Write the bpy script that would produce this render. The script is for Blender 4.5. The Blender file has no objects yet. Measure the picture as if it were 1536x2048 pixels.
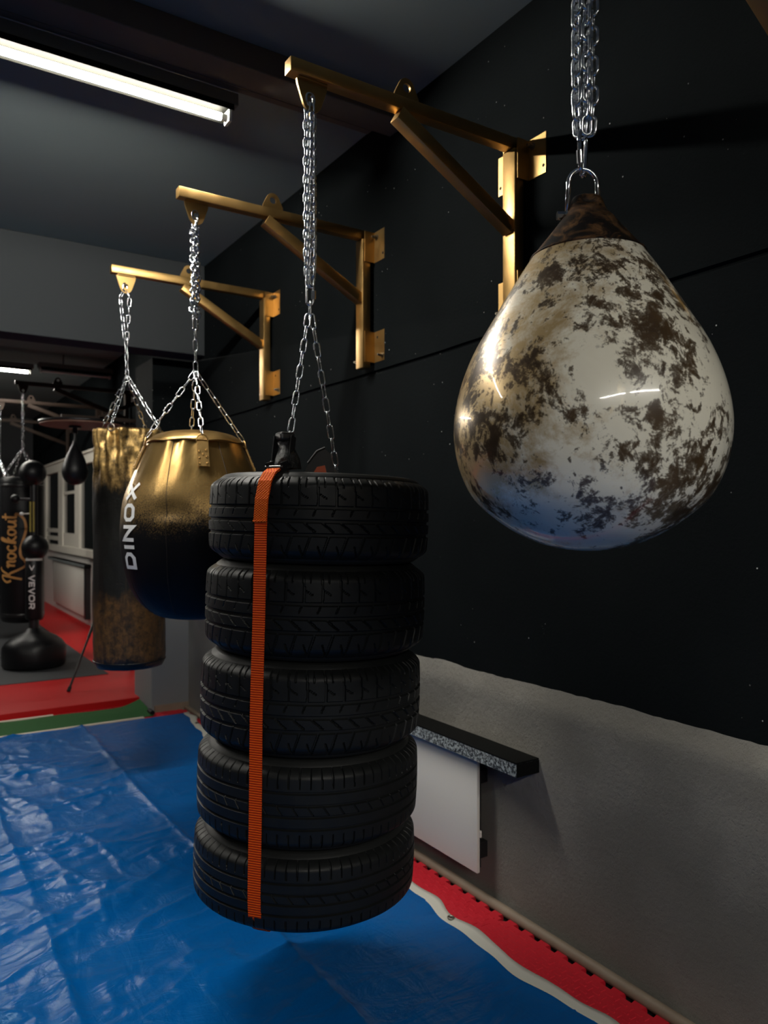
import bpy, math, random
import numpy as np
from mathutils import Vector, Matrix

scene = bpy.context.scene
random.seed(7)
PI = math.pi

# ---------------------------------------------------------------- camera, world, exposure
TH = math.atan(983 / 1520)
FWD = Vector((math.sin(TH), math.cos(TH), 0))
RGT = Vector((math.cos(TH), -math.sin(TH), 0))
cam_d = bpy.data.cameras.new('camera')
cam = bpy.data.objects.new('camera', cam_d)
scene.collection.objects.link(cam)
cam.location = (0, 0, 1.41)
cam.rotation_euler = (PI / 2, 0, -TH)
cam_d.sensor_fit = 'VERTICAL'
cam_d.sensor_height = 36.0
cam_d.sensor_width = 27.0
cam_d.lens = 1520 / 2048 * 36
cam_d.shift_y = 16 / 2048
cam_d.clip_start = 0.02
cam_d.dof.use_dof = True
cam_d.dof.focus_distance = 1.75
cam_d.dof.aperture_fstop = 4.5
scene.camera = cam

world = bpy.data.worlds.new('world')
scene.world = world
world.use_nodes = True
world.node_tree.nodes['Background'].inputs[0].default_value = (0.6, 0.7, 1.0, 1)
world.node_tree.nodes['Background'].inputs[1].default_value = 0.0

scene.view_settings.view_transform = 'Standard'
scene.view_settings.look = 'None'
scene.view_settings.gamma = 1.0
scene.view_settings.use_curve_mapping = False
scene.view_settings.exposure = 0.0
LAMP = 400.0          # radiance of a lit fluorescent tube

# ---------------------------------------------------------------- node helpers
class NT:
    def __init__(self, m):
        m.use_nodes = True
        self.nt = m.node_tree
        self.b = self.nt.nodes['Principled BSDF']
    def new(self, t, **k):
        n = self.nt.nodes.new(t)
        for a, v in k.items():
            setattr(n, a, v)
        return n
    def link(self, a, b):
        self.nt.links.new(a, b)
    def put(self, sock, v):
        if isinstance(v, bpy.types.NodeSocket):
            self.link(v, sock)
        elif isinstance(v, (tuple, list)):
            if sock.type == 'RGBA' and len(v) == 3:
                v = (*v, 1)
            sock.default_value = v
        else:
            sock.default_value = v
    def coord(self, scale=(1, 1, 1), rot=(0, 0, 0), loc=(0, 0, 0), kind='Object'):
        c = self.new('ShaderNodeTexCoord')
        mp = self.new('ShaderNodeMapping')
        self.link(c.outputs[kind], mp.inputs['Vector'])
        mp.inputs['Scale'].default_value = scale
        mp.inputs['Rotation'].default_value = rot
        mp.inputs['Location'].default_value = loc
        return mp.outputs[0]
    def noise(self, vec, scale, detail=4, rough=0.5, dist=0.0):
        n = self.new('ShaderNodeTexNoise')
        self.put(n.inputs['Vector'], vec)
        n.inputs['Scale'].default_value = scale
        n.inputs['Detail'].default_value = detail
        n.inputs['Roughness'].default_value = rough
        n.inputs['Distortion'].default_value = dist
        return n.outputs['Fac']
    def voro(self, vec, scale, feature='F1'):
        n = self.new('ShaderNodeTexVoronoi', feature=feature)
        self.put(n.inputs['Vector'], vec)
        n.inputs['Scale'].default_value = scale
        return n.outputs['Distance']
    def ramp(self, fac, stops):
        n = self.new('ShaderNodeValToRGB')
        e = n.color_ramp.elements
        while len(e) < len(stops):
            e.new(0.5)
        for i, (p, c) in enumerate(stops):
            e[i].position = p
            if not isinstance(c, (tuple, list)):
                c = (c, c, c)
            e[i].color = (*c, 1)
        self.link(fac, n.inputs[0])
        return n.outputs[0]
    def mix(self, fac, a, b, blend='MIX'):
        n = self.new('ShaderNodeMix', data_type='RGBA', blend_type=blend)
        self.put(n.inputs[0], fac)
        self.put(n.inputs[6], a)
        self.put(n.inputs[7], b)
        return n.outputs[2]
    def math(self, op, a, b=0.0, c=0.0):
        n = self.new('ShaderNodeMath', operation=op)
        self.put(n.inputs[0], a); self.put(n.inputs[1], b); self.put(n.inputs[2], c)
        return n.outputs[0]
    def sep(self, vec):
        n = self.new('ShaderNodeSeparateXYZ')
        self.link(vec, n.inputs[0])
        return n.outputs
    def bump(self, h, strength=0.3, dist=0.01, normal=None):
        n = self.new('ShaderNodeBump')
        n.inputs['Strength'].default_value = strength
        n.inputs['Distance'].default_value = dist
        self.link(h, n.inputs['Height'])
        if normal is not None:
            self.link(normal, n.inputs['Normal'])
        return n.outputs[0]
    def set(self, **k):
        nm = dict(base='Base Color', rough='Roughness', metal='Metallic', normal='Normal', spec='Specular IOR Level',
                  coat='Coat Weight', coatr='Coat Roughness', emis='Emission Color', es='Emission Strength', alpha='Alpha',
                  aniso='Anisotropic', sheen='Sheen Weight')
        for a, v in k.items():
            self.put(self.b.inputs[nm[a]], v)

def mat(name, **k):
    m = bpy.data.materials.new(name)
    n = NT(m)
    n.set(**k)
    return m

def nmat(name):
    m = bpy.data.materials.new(name)
    return m, NT(m)

M = {}
# painted black wall: nearly black emulsion with faint roller relief and tiny pale chips
m, n = nmat('black_wall_paint'); v = n.coord()
spk = n.ramp(n.voro(v, 26.0), [(0.0, 1.0), (0.05, 1.0), (0.07, 0.0)])
big = n.ramp(n.noise(v, 2.6, 5, 0.7), [(0.54, 0.0), (0.60, 1.0)])
spm = n.math('MULTIPLY', spk, big)
base = n.mix(n.noise(v, 2.5, 5), (0.0045, 0.0055, 0.006), (0.009, 0.011, 0.012))
n.set(base=n.mix(spm, base, (0.5, 0.5, 0.48)), rough=0.8, spec=0.015,
      normal=n.bump(n.noise(v, 90, 4, 0.6), 0.25, 0.004))
M['black_wall'] = m
# grey rough render
m, n = nmat('grey_plaster'); v = n.coord()
h1 = n.math('MULTIPLY', n.noise(v, 75, 10, 0.8), n.ramp(n.noise(v, 3.0, 4), [(0.35, 0.5), (0.65, 1.6)])); h2 = n.noise(v, 9, 8, 0.7)
h3 = n.ramp(h2, [(0.40, 0.0), (0.62, 1.0)])
pit = n.ramp(n.voro(v, 48), [(0.0, 0.0), (0.16, 1.0)])
pm = n.math('MULTIPLY_ADD', pit, 0.25, n.math('MULTIPLY_ADD', h3, 0.5, h1))
n.set(base=n.mix(n.noise(v, 1.7, 4), (0.30, 0.29, 0.265), (0.40, 0.385, 0.345)), rough=0.85, spec=0.2,
      normal=n.bump(pm, 1.0, 0.018))
M['plaster'] = m
m, n = nmat('grey_smooth_wall'); v = n.coord()
n.set(base=n.mix(n.noise(v, 3, 4), (0.19, 0.195, 0.205), (0.23, 0.235, 0.24)), rough=0.8, normal=n.bump(n.noise(v, 60, 4), 0.2, 0.004))
M['grey_wall'] = m
m, n = nmat('ceiling_paint'); v = n.coord()
n.set(base=n.mix(n.noise(v, 1.2, 4), (0.155, 0.19, 0.195), (0.19, 0.225, 0.23)), rough=0.9, spec=0.15,
      normal=n.bump(n.noise(v, 40, 3), 0.1, 0.004))
M['ceiling'] = m
M['beam'] = mat('grey_beam_paint', base=(0.045, 0.050, 0.054), rough=0.85, spec=0.1)
M['dark_wall'] = mat('dark_wall', base=(0.02, 0.021, 0.024), rough=0.8)
m, n = nmat('white_wainscot'); v = n.coord()
n.set(base=n.mix(n.noise(n.coord(scale=(1, 6, .5)), 3, 4), (0.62, 0.58, 0.55), (0.74, 0.70, 0.66)), rough=0.6)
M['wainscot'] = m
M['concrete'] = mat('dark_underfloor', base=(0.03, 0.028, 0.026), rough=0.9)
M['batten'] = mat('brown_grey_batten', base=(0.09, 0.075, 0.065), rough=0.75)
# gold paint
m, n = nmat('gold_paint'); v = n.coord()
n.set(base=n.mix(n.noise(v, 9, 5), (0.46, 0.28, 0.095), (0.56, 0.36, 0.14)), rough=n.ramp(n.noise(v, 22, 4), [(0.3, 0.34), (0.7, 0.46)]), metal=0.97,
      normal=n.bump(n.noise(v, 130, 3), 0.12, 0.002))
M['gold'] = m
M['dull_bronze'] = mat('dull_bronze_paint', base=(0.028, 0.018, 0.013), rough=0.6, metal=0.1, spec=0.2)
m, n = nmat('zinc_steel'); v = n.coord()
n.set(base=(0.72, 0.75, 0.78), rough=n.ramp(n.noise(v, 60, 3), [(0.3, 0.16), (0.7, 0.3)]), metal=1.0)
M['zinc'] = m
M['board'] = mat('brown_board', base=(0.22, 0.11, 0.07), rough=0.6)
M['chrome'] = mat('bright_chrome', base=(0.85, 0.86, 0.88), rough=0.12, metal=1.0)
M['bolt'] = mat('dark_bolt_steel', base=(0.25, 0.22, 0.18), rough=0.35, metal=0.9)
M['hole'] = mat('bolt_hole_dark', base=(0.012, 0.01, 0.008), rough=0.9)
# tyre rubber
m, n = nmat('tyre_rubber'); v = n.coord()
n.set(base=n.mix(n.noise(v, 8, 5), (0.005, 0.006, 0.0065), (0.011, 0.012, 0.012)), rough=n.ramp(n.noise(v, 30, 4), [(0.3, 0.42), (0.7, 0.58)]), spec=0.28,
      normal=n.bump(n.noise(v, 220, 3), 0.15, 0.001))
M['tyre'] = m
m, n = nmat('tyre_sidewall'); v = n.coord()
n.set(base=(0.012, 0.013, 0.013), rough=0.5, spec=0.3, normal=n.bump(n.noise(v, 90, 3), 0.1, 0.002))
M['sidewall'] = m
# orange webbing with cross ribs
m, n = nmat('orange_webbing'); v = n.coord()
z = n.sep(v)[2]
rib = n.math('SINE', n.math('MULTIPLY', z, 2 * PI / 0.0062))
rr = n.ramp(rib, [(0.0, 0.0), (0.9, 1.0)])
n.set(base=n.mix(rr, (0.60, 0.035, 0.002), (1.0, 0.15, 0.006)), rough=0.7, spec=0.15, normal=n.bump(rib, 0.6, 0.0015))
M['webbing'] = m
m, n = nmat('orange_stitched_webbing'); v = n.coord()
s = n.sep(v)
r1 = n.math('SINE', n.math('MULTIPLY', s[2], 2 * PI / 0.0062))
r2 = n.math('SINE', n.math('MULTIPLY', s[0], 2 * PI / 0.005))
rr = n.math('MULTIPLY', r1, r2)
n.set(base=n.mix(n.ramp(rr, [(0.0, 0.0), (0.6, 1.0)]), (0.65, 0.06, 0.004), (1.0, 0.26, 0.012)), rough=0.7, spec=0.15, normal=n.bump(rr, 0.6, 0.0015))
M['stitched'] = m
M['black_plastic'] = mat('black_plastic', base=(0.012, 0.012, 0.013), rough=0.35)
M['black_soft'] = mat('black_soft_vinyl', base=(0.006, 0.0065, 0.008), rough=0.42, spec=0.3)
M['red_plastic'] = mat('red_orange_plastic', base=(0.5, 0.08, 0.02), rough=0.4)
# blue pvc sheet
m, n = nmat('blue_pvc'); v = n.coord()
wr = n.noise(n.coord(scale=(1.0, 2.2, 1), rot=(0, 0, 0.35)), 4.0, 6, 0.55, 1.4)
wr2 = n.noise(n.coord(scale=(2.0, .7, 1), rot=(0, 0, -0.3)), 7.0, 4, 0.5, 1.0)
hh = n.math('MULTIPLY_ADD', wr2, 0.4, wr)
n.set(base=n.mix(n.noise(v, 1.5, 3), (0.0003, 0.085, 0.33), (0.0006, 0.104, 0.37)), rough=0.27, spec=0.19, normal=n.bump(hh, 0.5, 0.02))
n.b.inputs['Specular Tint'].default_value = (0.45, 0.8, 1.0, 1)
M['blue'] = m
M['hem'] = mat('white_pvc_hem', base=(0.62, 0.62, 0.56), rough=0.4)
# red foam with raised bar pattern
m, n = nmat('red_foam'); v = n.coord(rot=(0, 0, 0.0))
n.set(base=n.mix(n.noise(v, 3, 4), (0.50, 0.010, 0.024), (0.60, 0.016, 0.032)), rough=0.5, spec=0.4,
      normal=n.bump(n.noise(v, 150, 2), 0.1, 0.002))
M['red_foam'] = m
m, n = nmat('red_rear_mat'); v = n.coord()
n.set(base=n.mix(n.noise(v, 2, 4), (0.46, 0.008, 0.010), (0.54, 0.012, 0.013)), spec=0.25, rough=0.42, normal=n.bump(n.noise(v, 120, 2), 0.1, 0.002))
M['red_mat'] = m
M['grey_mat'] = mat('dark_grey_mat', base=(0.035, 0.038, 0.042), rough=0.6)
m, n = nmat('green_turf'); v = n.coord()
n.set(base=n.mix(n.noise(v, 160, 3), (0.004, 0.06, 0.008), (0.01, 0.12, 0.015)), rough=0.9, normal=n.bump(n.noise(v, 300, 2), 0.5, 0.004))
M['turf'] = m
m, n = nmat('pale_wood'); v = n.coord()
n.set(base=n.mix(n.noise(n.coord(scale=(1, 20, 20)), 4, 4), (0.62, 0.54, 0.42), (0.74, 0.66, 0.54)), rough=0.6)
M['wood'] = m
m, n = nmat('brown_skirting'); v = n.coord()
n.set(base=n.mix(n.noise(v, 14, 4), (0.20, 0.15, 0.11), (0.30, 0.24, 0.18)), rough=0.5)
M['pipe'] = m
m, n = nmat('speckled_stone'); v = n.coord()
sp = n.ramp(n.noise(v, 110, 4, 0.85), [(0.48, 0.0), (0.56, 1.0)])
n.set(base=n.mix(sp, (0.012, 0.016, 0.017), (0.50, 0.55, 0.55)), rough=0.45, normal=n.bump(sp, 0.3, 0.003))
M['granite'] = m
M['black_gloss'] = mat('black_polished_stone', base=(0.004, 0.0045, 0.0045), rough=0.55, spec=0.1)
M['white_enamel'] = mat('white_enamel', base=(0.74, 0.71, 0.65), rough=0.35)
M['lamp_metal'] = mat('lamp_white_metal', base=(0.55, 0.55, 0.52), rough=0.45)
M['lamp_inner'] = mat('lamp_grey_inside', base=(0.005, 0.005, 0.0042), rough=0.7, spec=0.02)
M['lamp_housing'] = mat('lamp_grey_housing', base=(0.10, 0.10, 0.09), rough=0.6)
M['tube'] = mat('lit_tube', base=(1, 1, 1), emis=(1.0, 0.955, 0.86), es=LAMP)
M['tube_off'] = mat('unlit_tube', base=(0.6, 0.58, 0.55), rough=0.3)
M['white_print'] = mat('white_print', base=(0.78, 0.78, 0.78), rough=0.5)
M['gold_print'] = mat('gold_print', base=(0.55, 0.27, 0.08), rough=0.5)
M['yellow'] = mat('yellow_tape', base=(0.30, 0.24, 0.03), rough=0.5)
M['window_paint'] = mat('white_window_paint', base=(0.70, 0.66, 0.58), rough=0.5)
M['glass'] = mat('dark_night_glass', base=(0.006, 0.009, 0.009), rough=0.08, spec=0.5)
M['thread'] = mat('dark_seam_thread', base=(0.03, 0.02, 0.01), rough=0.7)
M['grommet'] = mat('brass_grommet', base=(0.35, 0.33, 0.28), rough=0.3, metal=1.0)
# water bag shell: cream vinyl with sponged brown blotches, gold tint stronger to the upper left
m, n = nmat('mottled_cream_vinyl'); v = n.coord()
wob = n.noise(v, 5, 6, 0.7, 1.2)
fine = n.noise(v, 15, 15, 0.80, 0.35)
mid = n.noise(n.coord(scale=(1, 1, .7), rot=(.5, .3, 0), loc=(3, 1, 2)), 42, 12, 0.72, 0.8)
big = n.noise(n.coord(loc=(1.3, .2, .7)), 4.6, 4, 0.6, 0.6)
f = n.math('MULTIPLY_ADD', big, 0.38, n.math('MULTIPLY_ADD', mid, 0.42, n.math('MULTIPLY', fine, 0.70)))
dk = n.ramp(f, [(0.752, 0.0), (0.770, 0.85), (0.82, 1.0)])
spots = n.ramp(n.noise(n.coord(loc=(7, 3, 1)), 55, 3, 0.5, 0.2), [(0.70, 0.0), (0.73, 0.9)])
dk = n.math('MAXIMUM', dk, spots)
cream = n.mix(wob, (0.72, 0.68, 0.55), (0.86, 0.83, 0.71))
brown = n.mix(n.noise(v, 24, 4), (0.022, 0.014, 0.008), (0.10, 0.062, 0.030))
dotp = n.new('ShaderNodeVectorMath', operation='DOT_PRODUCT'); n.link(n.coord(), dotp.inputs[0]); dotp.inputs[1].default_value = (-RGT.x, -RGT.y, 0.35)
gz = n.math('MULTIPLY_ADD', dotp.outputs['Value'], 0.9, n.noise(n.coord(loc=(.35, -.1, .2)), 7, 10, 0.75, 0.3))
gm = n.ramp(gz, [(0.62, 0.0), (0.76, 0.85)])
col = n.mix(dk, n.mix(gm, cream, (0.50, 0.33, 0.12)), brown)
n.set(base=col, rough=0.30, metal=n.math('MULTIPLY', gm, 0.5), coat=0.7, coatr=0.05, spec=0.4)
M['aqua'] = m
m, n = nmat('worn_brown_cone'); v = n.coord()
n.set(base=n.mix(n.ramp(n.noise(v, 26, 10, 0.75, 0.8), [(0.47, 0.0), (0.62, 1.0)]), (0.012, 0.009, 0.007), (0.20, 0.10, 0.04)), rough=0.32, metal=0.3)
M['cone'] = m
# gold sprayed vinyl of the round bag: gold on the shoulders thinning to black speckle, faint blue reflection of the sheet painted at the base
m, n = nmat('gold_to_black_vinyl'); v = n.coord()
zz = n.sep(v)[2]
nz = n.noise(v, 9, 5, 0.6); fine = n.noise(v, 190, 2, 0.9)
hgt = n.math('ADD', zz, n.math('ADD', n.math('MULTIPLY_ADD', nz, 0.16, -0.08), n.math('MULTIPLY_ADD', fine, 0.36, -0.18)))
g = n.ramp(n.math('MULTIPLY', hgt, 1.3), [(0.49, 0.0), (0.74, 1.0)])
blue_refl = n.ramp(zz, [(0.06, 1.0), (0.10, 0.0)])  # blue reflection put into the colour of the lowest part
basec = n.mix(blue_refl, (0.006, 0.006, 0.007), (0.005, 0.006, 0.010))
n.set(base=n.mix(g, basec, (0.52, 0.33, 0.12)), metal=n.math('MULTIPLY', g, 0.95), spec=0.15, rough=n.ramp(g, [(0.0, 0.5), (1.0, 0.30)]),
      normal=n.bump(n.noise(n.coord(scale=(1, 1, .25)), 45, 4), 0.2, 0.006))
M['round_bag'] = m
# tall bag: gold top, black taped middle, scuffed bronze bottom
m, n = nmat('scuffed_gold_bag'); v = n.coord()
zz = n.sep(v)[2]
nz = n.math('MULTIPLY_ADD', n.noise(n.coord(scale=(1, 1, .5)), 14, 8, 0.7), 0.30, -0.15)
h = n.math('ADD', zz, nz)
blk = (0.010, 0.010, 0.009)
c1 = n.ramp(n.math('DIVIDE', h, 1.25), [(0.03, blk), (0.05, (0.15, 0.075, 0.026)), (0.27, (0.13, 0.065, 0.022)), (0.33, blk), (0.74, blk), (0.80, (0.45, 0.28, 0.10)), (0.9, (0.60, 0.39, 0.14))])
scf = n.ramp(n.noise(v, 30, 10, 0.8, 0.5), [(0.35, 0.0), (0.6, 1.0)])
stk = n.ramp(n.noise(n.coord(scale=(1, 1, .14), loc=(2, 0, 1)), 26, 6, 0.7, 0.3), [(0.38, 0.4), (0.52, 1.0)])
n.set(base=n.mix(n.math('MULTIPLY', scf, stk), blk, c1), metal=n.ramp(n.math('DIVIDE', h, 1.25), [(0.5, 0.15), (0.8, 0.85)]), rough=0.4,
      normal=n.bump(n.noise(v, 60, 6, 0.7), 0.35, 0.006))
M['tall_bag'] = m
m, n = nmat('crumpled_black_plastic'); v = n.coord()
n.set(base=(0.012, 0.012, 0.013), rough=0.25, normal=n.bump(n.noise(v, 40, 6, 0.7), 0.8, 0.02))
M['crumple'] = m

# ---------------------------------------------------------------- mesh helpers
class MB:
    def __init__(s):
        s.v = []; s.f = []
    def add(s, vs, fs):
        o = len(s.v)
        s.v += [tuple(p) for p in vs]
        s.f += [tuple(i + o for i in f) for f in fs]
        return s
    def box(s, lo, hi, bev=0.0, rot=None, piv=None):
        x0, y0, z0 = lo; x1, y1, z1 = hi
        if bev <= 0:
            vs = [(x0, y0, z0), (x1, y0, z0), (x1, y1, z0), (x0, y1, z0), (x0, y0, z1), (x1, y0, z1), (x1, y1, z1), (x0, y1, z1)]
            fs = [(0, 3, 2, 1), (4, 5, 6, 7), (0, 1, 5, 4), (1, 2, 6, 5), (2, 3, 7, 6), (3, 0, 4, 7)]
        else:
            import bmesh
            bm = bmesh.new()
            bmesh.ops.create_cube(bm, size=1.0)
            for q in bm.verts:
                q.co = Vector(((x0 + x1) / 2 + q.co.x * (x1 - x0), (y0 + y1) / 2 + q.co.y * (y1 - y0), (z0 + z1) / 2 + q.co.z * (z1 - z0)))
            bmesh.ops.bevel(bm, geom=list(bm.edges), offset=bev, segments=2, profile=0.5, affect='EDGES')
            bm.verts.index_update()
            vs = [tuple(q.co) for q in bm.verts]
            fs = [tuple(q.index for q in f.verts) for f in bm.faces]
            bm.free()
        if rot is not None:
            pv = Vector(piv)
            vs = [tuple(pv + rot @ (Vector(p) - pv)) for p in vs]
        return s.add(vs, fs)
    def bar(s, p0, p1, w, h, up=(0, 0, 1), ends=True, bev=0.0):
        p0 = Vector(p0); p1 = Vector(p1)
        t = (p1 - p0).normalized(); u = Vector(up); a = t.cross(u).normalized(); b = a.cross(t).normalized()
        L = (p1 - p0).length
        R = Matrix((t, a, b)).transposed()
        q = MB().box((0, -w / 2, -h / 2), (L, w / 2, h / 2), bev)
        return s.add([tuple(p0 + R @ Vector(x)) for x in q.v], q.f)
    def cyl(s, p0, p1, r0, r1=None, n=20, caps=True):
        r1 = r0 if r1 is None else r1
        p0 = Vector(p0); p1 = Vector(p1); t = (p1 - p0).normalized()
        u = Vector((0, 0, 1)) if abs(t.z) < 0.9 else Vector((1, 0, 0))
        a = t.cross(u).normalized(); b = t.cross(a)
        vs = []
        for p, r in ((p0, r0), (p1, r1)):
            for i in range(n):
                an = 2 * PI * i / n
                vs.append(tuple(p + a * (r * math.cos(an)) + b * (r * math.sin(an))))
        fs = [(i, (i + 1) % n, n + (i + 1) % n, n + i) for i in range(n)]
        if caps:
            fs += [tuple(range(n - 1, -1, -1)), tuple(range(n, 2 * n))]
        return s.add(vs, fs)
    def tube(s, pts, r, n=8, closed=False):
        pts = [Vector(p) for p in pts]; N = len(pts)
        vs = []; prev = None
        for i, p in enumerate(pts):
            if closed:
                t = (pts[(i + 1) % N] - pts[i - 1]).normalized()
            else:
                t = (pts[min(i + 1, N - 1)] - pts[max(i - 1, 0)]).normalized()
            if prev is None:
                u = Vector((0, 0, 1)) if abs(t.z) < 0.9 else Vector((1, 0, 0))
                a = t.cross(u).normalized()
            else:
                a = (prev - t * prev.dot(t)).normalized()
            prev = a; b = t.cross(a)
            rr = r[i] if isinstance(r, (list, tuple)) else r
            for k in range(n):
                an = 2 * PI * k / n
                vs.append(tuple(p + a * (rr * math.cos(an)) + b * (rr * math.sin(an))))
        fs = []
        for i in range(N if closed else N - 1):
            j = (i + 1) % N
            for k in range(n):
                l = (k + 1) % n
                fs.append((i * n + k, i * n + l, j * n + l, j * n + k))
        if not closed:
            fs += [tuple(range(n - 1, -1, -1)), tuple(range((N - 1) * n, N * n))]
        return s.add(vs, fs)
    def lathe(s, prof, c=(0, 0, 0), n=64, disp=None):
        """prof: list of (r, z); revolve round z through c. disp(theta, r, z) -> new r."""
        vs = []; rows = []
        for r, z in prof:
            if r < 1e-6:
                rows.append([len(vs)]); vs.append((c[0], c[1], c[2] + z))
            else:
                row = []
                for i in range(n):
                    a = 2 * PI * i / n
                    rr = r if disp is None else disp(a, r, z)
                    row.append(len(vs)); vs.append((c[0] + rr * math.cos(a), c[1] + rr * math.sin(a), c[2] + z))
                rows.append(row)
        fs = []
        for A, B in zip(rows, rows[1:]):
            for i in range(n):
                j = (i + 1) % n
                if len(A) == 1 and len(B) == 1: continue
                if len(A) == 1: fs.append((A[0], B[j], B[i]))
                elif len(B) == 1: fs.append((A[i], A[j], B[0]))
                else: fs.append((A[i], A[j], B[j], B[i]))
        return s.add(vs, fs)
    def prism(s, poly, thick, mapf):
        """poly in 2D, extruded by thick; mapf(x, y, t) -> world"""
        k = len(poly)
        vs = [mapf(x, y, -thick / 2) for x, y in poly] + [mapf(x, y, thick / 2) for x, y in poly]
        fs = [tuple(range(k)), tuple(range(2 * k - 1, k - 1, -1))] + [(i, i + k, (i + 1) % k + k, (i + 1) % k) for i in range(k)]
        return s.add(vs, fs)
    def holed(s, poly, hc, hr, thick, mapf, k=40):
        out = []; inn = []
        for i in range(k):
            a = 2 * PI * i / k; dx, dy = math.cos(a), math.sin(a); best = 1e9
            for (x0, y0), (x1, y1) in zip(poly, poly[1:] + poly[:1]):
                ex, ey = x1 - x0, y1 - y0; den = dx * ey - dy * ex
                if abs(den) < 1e-12: continue
                t = ((x0 - hc[0]) * ey - (y0 - hc[1]) * ex) / den
                u = ((x0 - hc[0]) * dy - (y0 - hc[1]) * dx) / den
                if t > 0 and -1e-6 <= u <= 1 + 1e-6: best = min(best, t)
            out.append((hc[0] + dx * best, hc[1] + dy * best)); inn.append((hc[0] + dx * hr, hc[1] + dy * hr))
        vs = []
        for t in (-thick / 2, thick / 2):
            vs += [mapf(x, y, t) for x, y in out] + [mapf(x, y, t) for x, y in inn]
        fs = []
        for i in range(k):
            j = (i + 1) % k
            fs += [(i, j, k + j, k + i), (2 * k + i, 3 * k + i, 3 * k + j, 2 * k + j), (i, 2 * k + i, 2 * k + j, j), (k + i, k + j, 3 * k + j, 3 * k + i)]
        return s.add(vs, fs)

def fix_normals(me):
    import bmesh
    bm = bmesh.new(); bm.from_mesh(me)
    bmesh.ops.recalc_face_normals(bm, faces=bm.faces)
    bm.to_mesh(me); bm.free()

WLOC = {}
# factor and height offset that together scale the hung gear about the camera
CAM_SCALE, CAM_SCALE_DZ = 1.0, 0.0
def W3(p):
    return Vector((p[0] * CAM_SCALE, p[1] * CAM_SCALE, p[2] * CAM_SCALE + CAM_SCALE_DZ))
def obj(name, mb, material, parent=None, smooth=None, fix=True):
    me = bpy.data.meshes.new(name)
    off = WLOC.get(parent.name, Vector((0, 0, 0))) if parent else Vector((0, 0, 0))
    vs = np.array([tuple(p) for p in mb.v], dtype=float) * CAM_SCALE + np.array((0, 0, CAM_SCALE_DZ)) - np.array(off)
    me.from_pydata([tuple(p) for p in vs], [], mb.f)
    if fix: fix_normals(me)
    me.materials.append(M[material] if isinstance(material, str) else material)
    if smooth is not None:
        me.polygons.foreach_set('use_smooth', [True] * len(me.polygons))
        if smooth < 180:
            me.set_sharp_from_angle(angle=math.radians(smooth))
    o = bpy.data.objects.new(name, me)
    scene.collection.objects.link(o)
    if parent:
        o.parent = parent
    WLOC[o.name] = off
    return o

def tag(o, label=None, cat=None, group=None, kind=None):
    if label: o['label'] = label
    if cat: o['category'] = cat
    if group: o['group'] = group
    if kind: o['kind'] = kind
    return o

def thing(name, loc, label, cat, group=None, kind=None):
    o = bpy.data.objects.new(name, None)
    scene.collection.objects.link(o)
    o.location = W3(loc); o.empty_display_size = 0.05
    WLOC[o.name] = W3(loc)
    return tag(o, label, cat, group, kind)

def struct(name, mb, material, label=None, smooth=None):
    o = obj(name, mb, material, None, smooth)
    o['kind'] = 'structure'
    if label: o['label'] = label
    return o

def copy_tree(o, parent=None, loc=None, label=None):
    c = o.copy(); scene.collection.objects.link(c); c.parent = parent
    if loc is not None: c.location = W3(loc)
    if label: c['label'] = label
    WLOC[c.name] = W3(loc) if loc is not None else WLOC[o.name]
    for ch in list(o.children):
        copy_tree(ch, c)
    return c

# numpy value noise
def _h(ix, iy, seed):
    q = np.sin(ix * 127.1 + iy * 311.7 + seed * 74.7) * 43758.5453
    return q - np.floor(q)
def vnoise(x, y, seed=0):
    x = np.asarray(x, float); y = np.asarray(y, float)
    ix = np.floor(x); iy = np.floor(y); fx = x - ix; fy = y - iy
    fx = fx * fx * (3 - 2 * fx); fy = fy * fy * (3 - 2 * fy)
    a = _h(ix, iy, seed); b = _h(ix + 1, iy, seed); c = _h(ix, iy + 1, seed); d = _h(ix + 1, iy + 1, seed)
    return (a * (1 - fx) + b * fx) * (1 - fy) + (c * (1 - fx) + d * fx) * fy
def fbm(x, y, seed=0, o=4):
    s = 0; am = 1; tot = 0
    for i in range(o):
        s = s + am * vnoise(x * 2 ** i, y * 2 ** i, seed + i * 13); tot += am; am *= 0.5
    return s / tot

def grid_faces(nu, nv, wrap_u=False):
    fs = []
    for i in range(nu if wrap_u else nu - 1):
        j = (i + 1) % nu
        for k in range(nv - 1):
            fs.append((i * nv + k, j * nv + k, j * nv + k + 1, i * nv + k + 1))
    return fs

def catmull(pts, sub=8, closed=False):
    P = [Vector(p) for p in pts]; N = len(P); out = []
    for i in range(N if closed else N - 1):
        p0 = P[i - 1] if (closed or i > 0) else P[0] * 2 - P[1]
        p1 = P[i]; p2 = P[(i + 1) % N]
        p3 = P[(i + 2) % N] if (closed or i + 2 < N) else P[-1] * 2 - P[-2]
        for k in range(sub):
            t = k / sub
            out.append(0.5 * ((2 * p1) + (p2 - p0) * t + (2 * p0 - 5 * p1 + 4 * p2 - p3) * t * t + (3 * p1 - p0 - 3 * p2 + p3) * t ** 3))
    if not closed: out.append(P[-1])
    return out

# ================================================================ THE ROOM
CEIL = 3.25
WX = 1.90
Y0, YB = -4.2, 5.33         # back wall of the near room, front of the ceiling beam
XL = -4.2
struct('floor', MB().box((XL, Y0, -0.12), (2.3, 5.92, -0.02)), 'concrete', 'dark bare floor under the mats')
FLOOR = bpy.data.objects['floor']
struct('ceiling', MB().box((XL, Y0, CEIL), (2.4, 15.2, CEIL + 0.12)), 'ceiling', 'matt grey painted ceiling')
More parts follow.
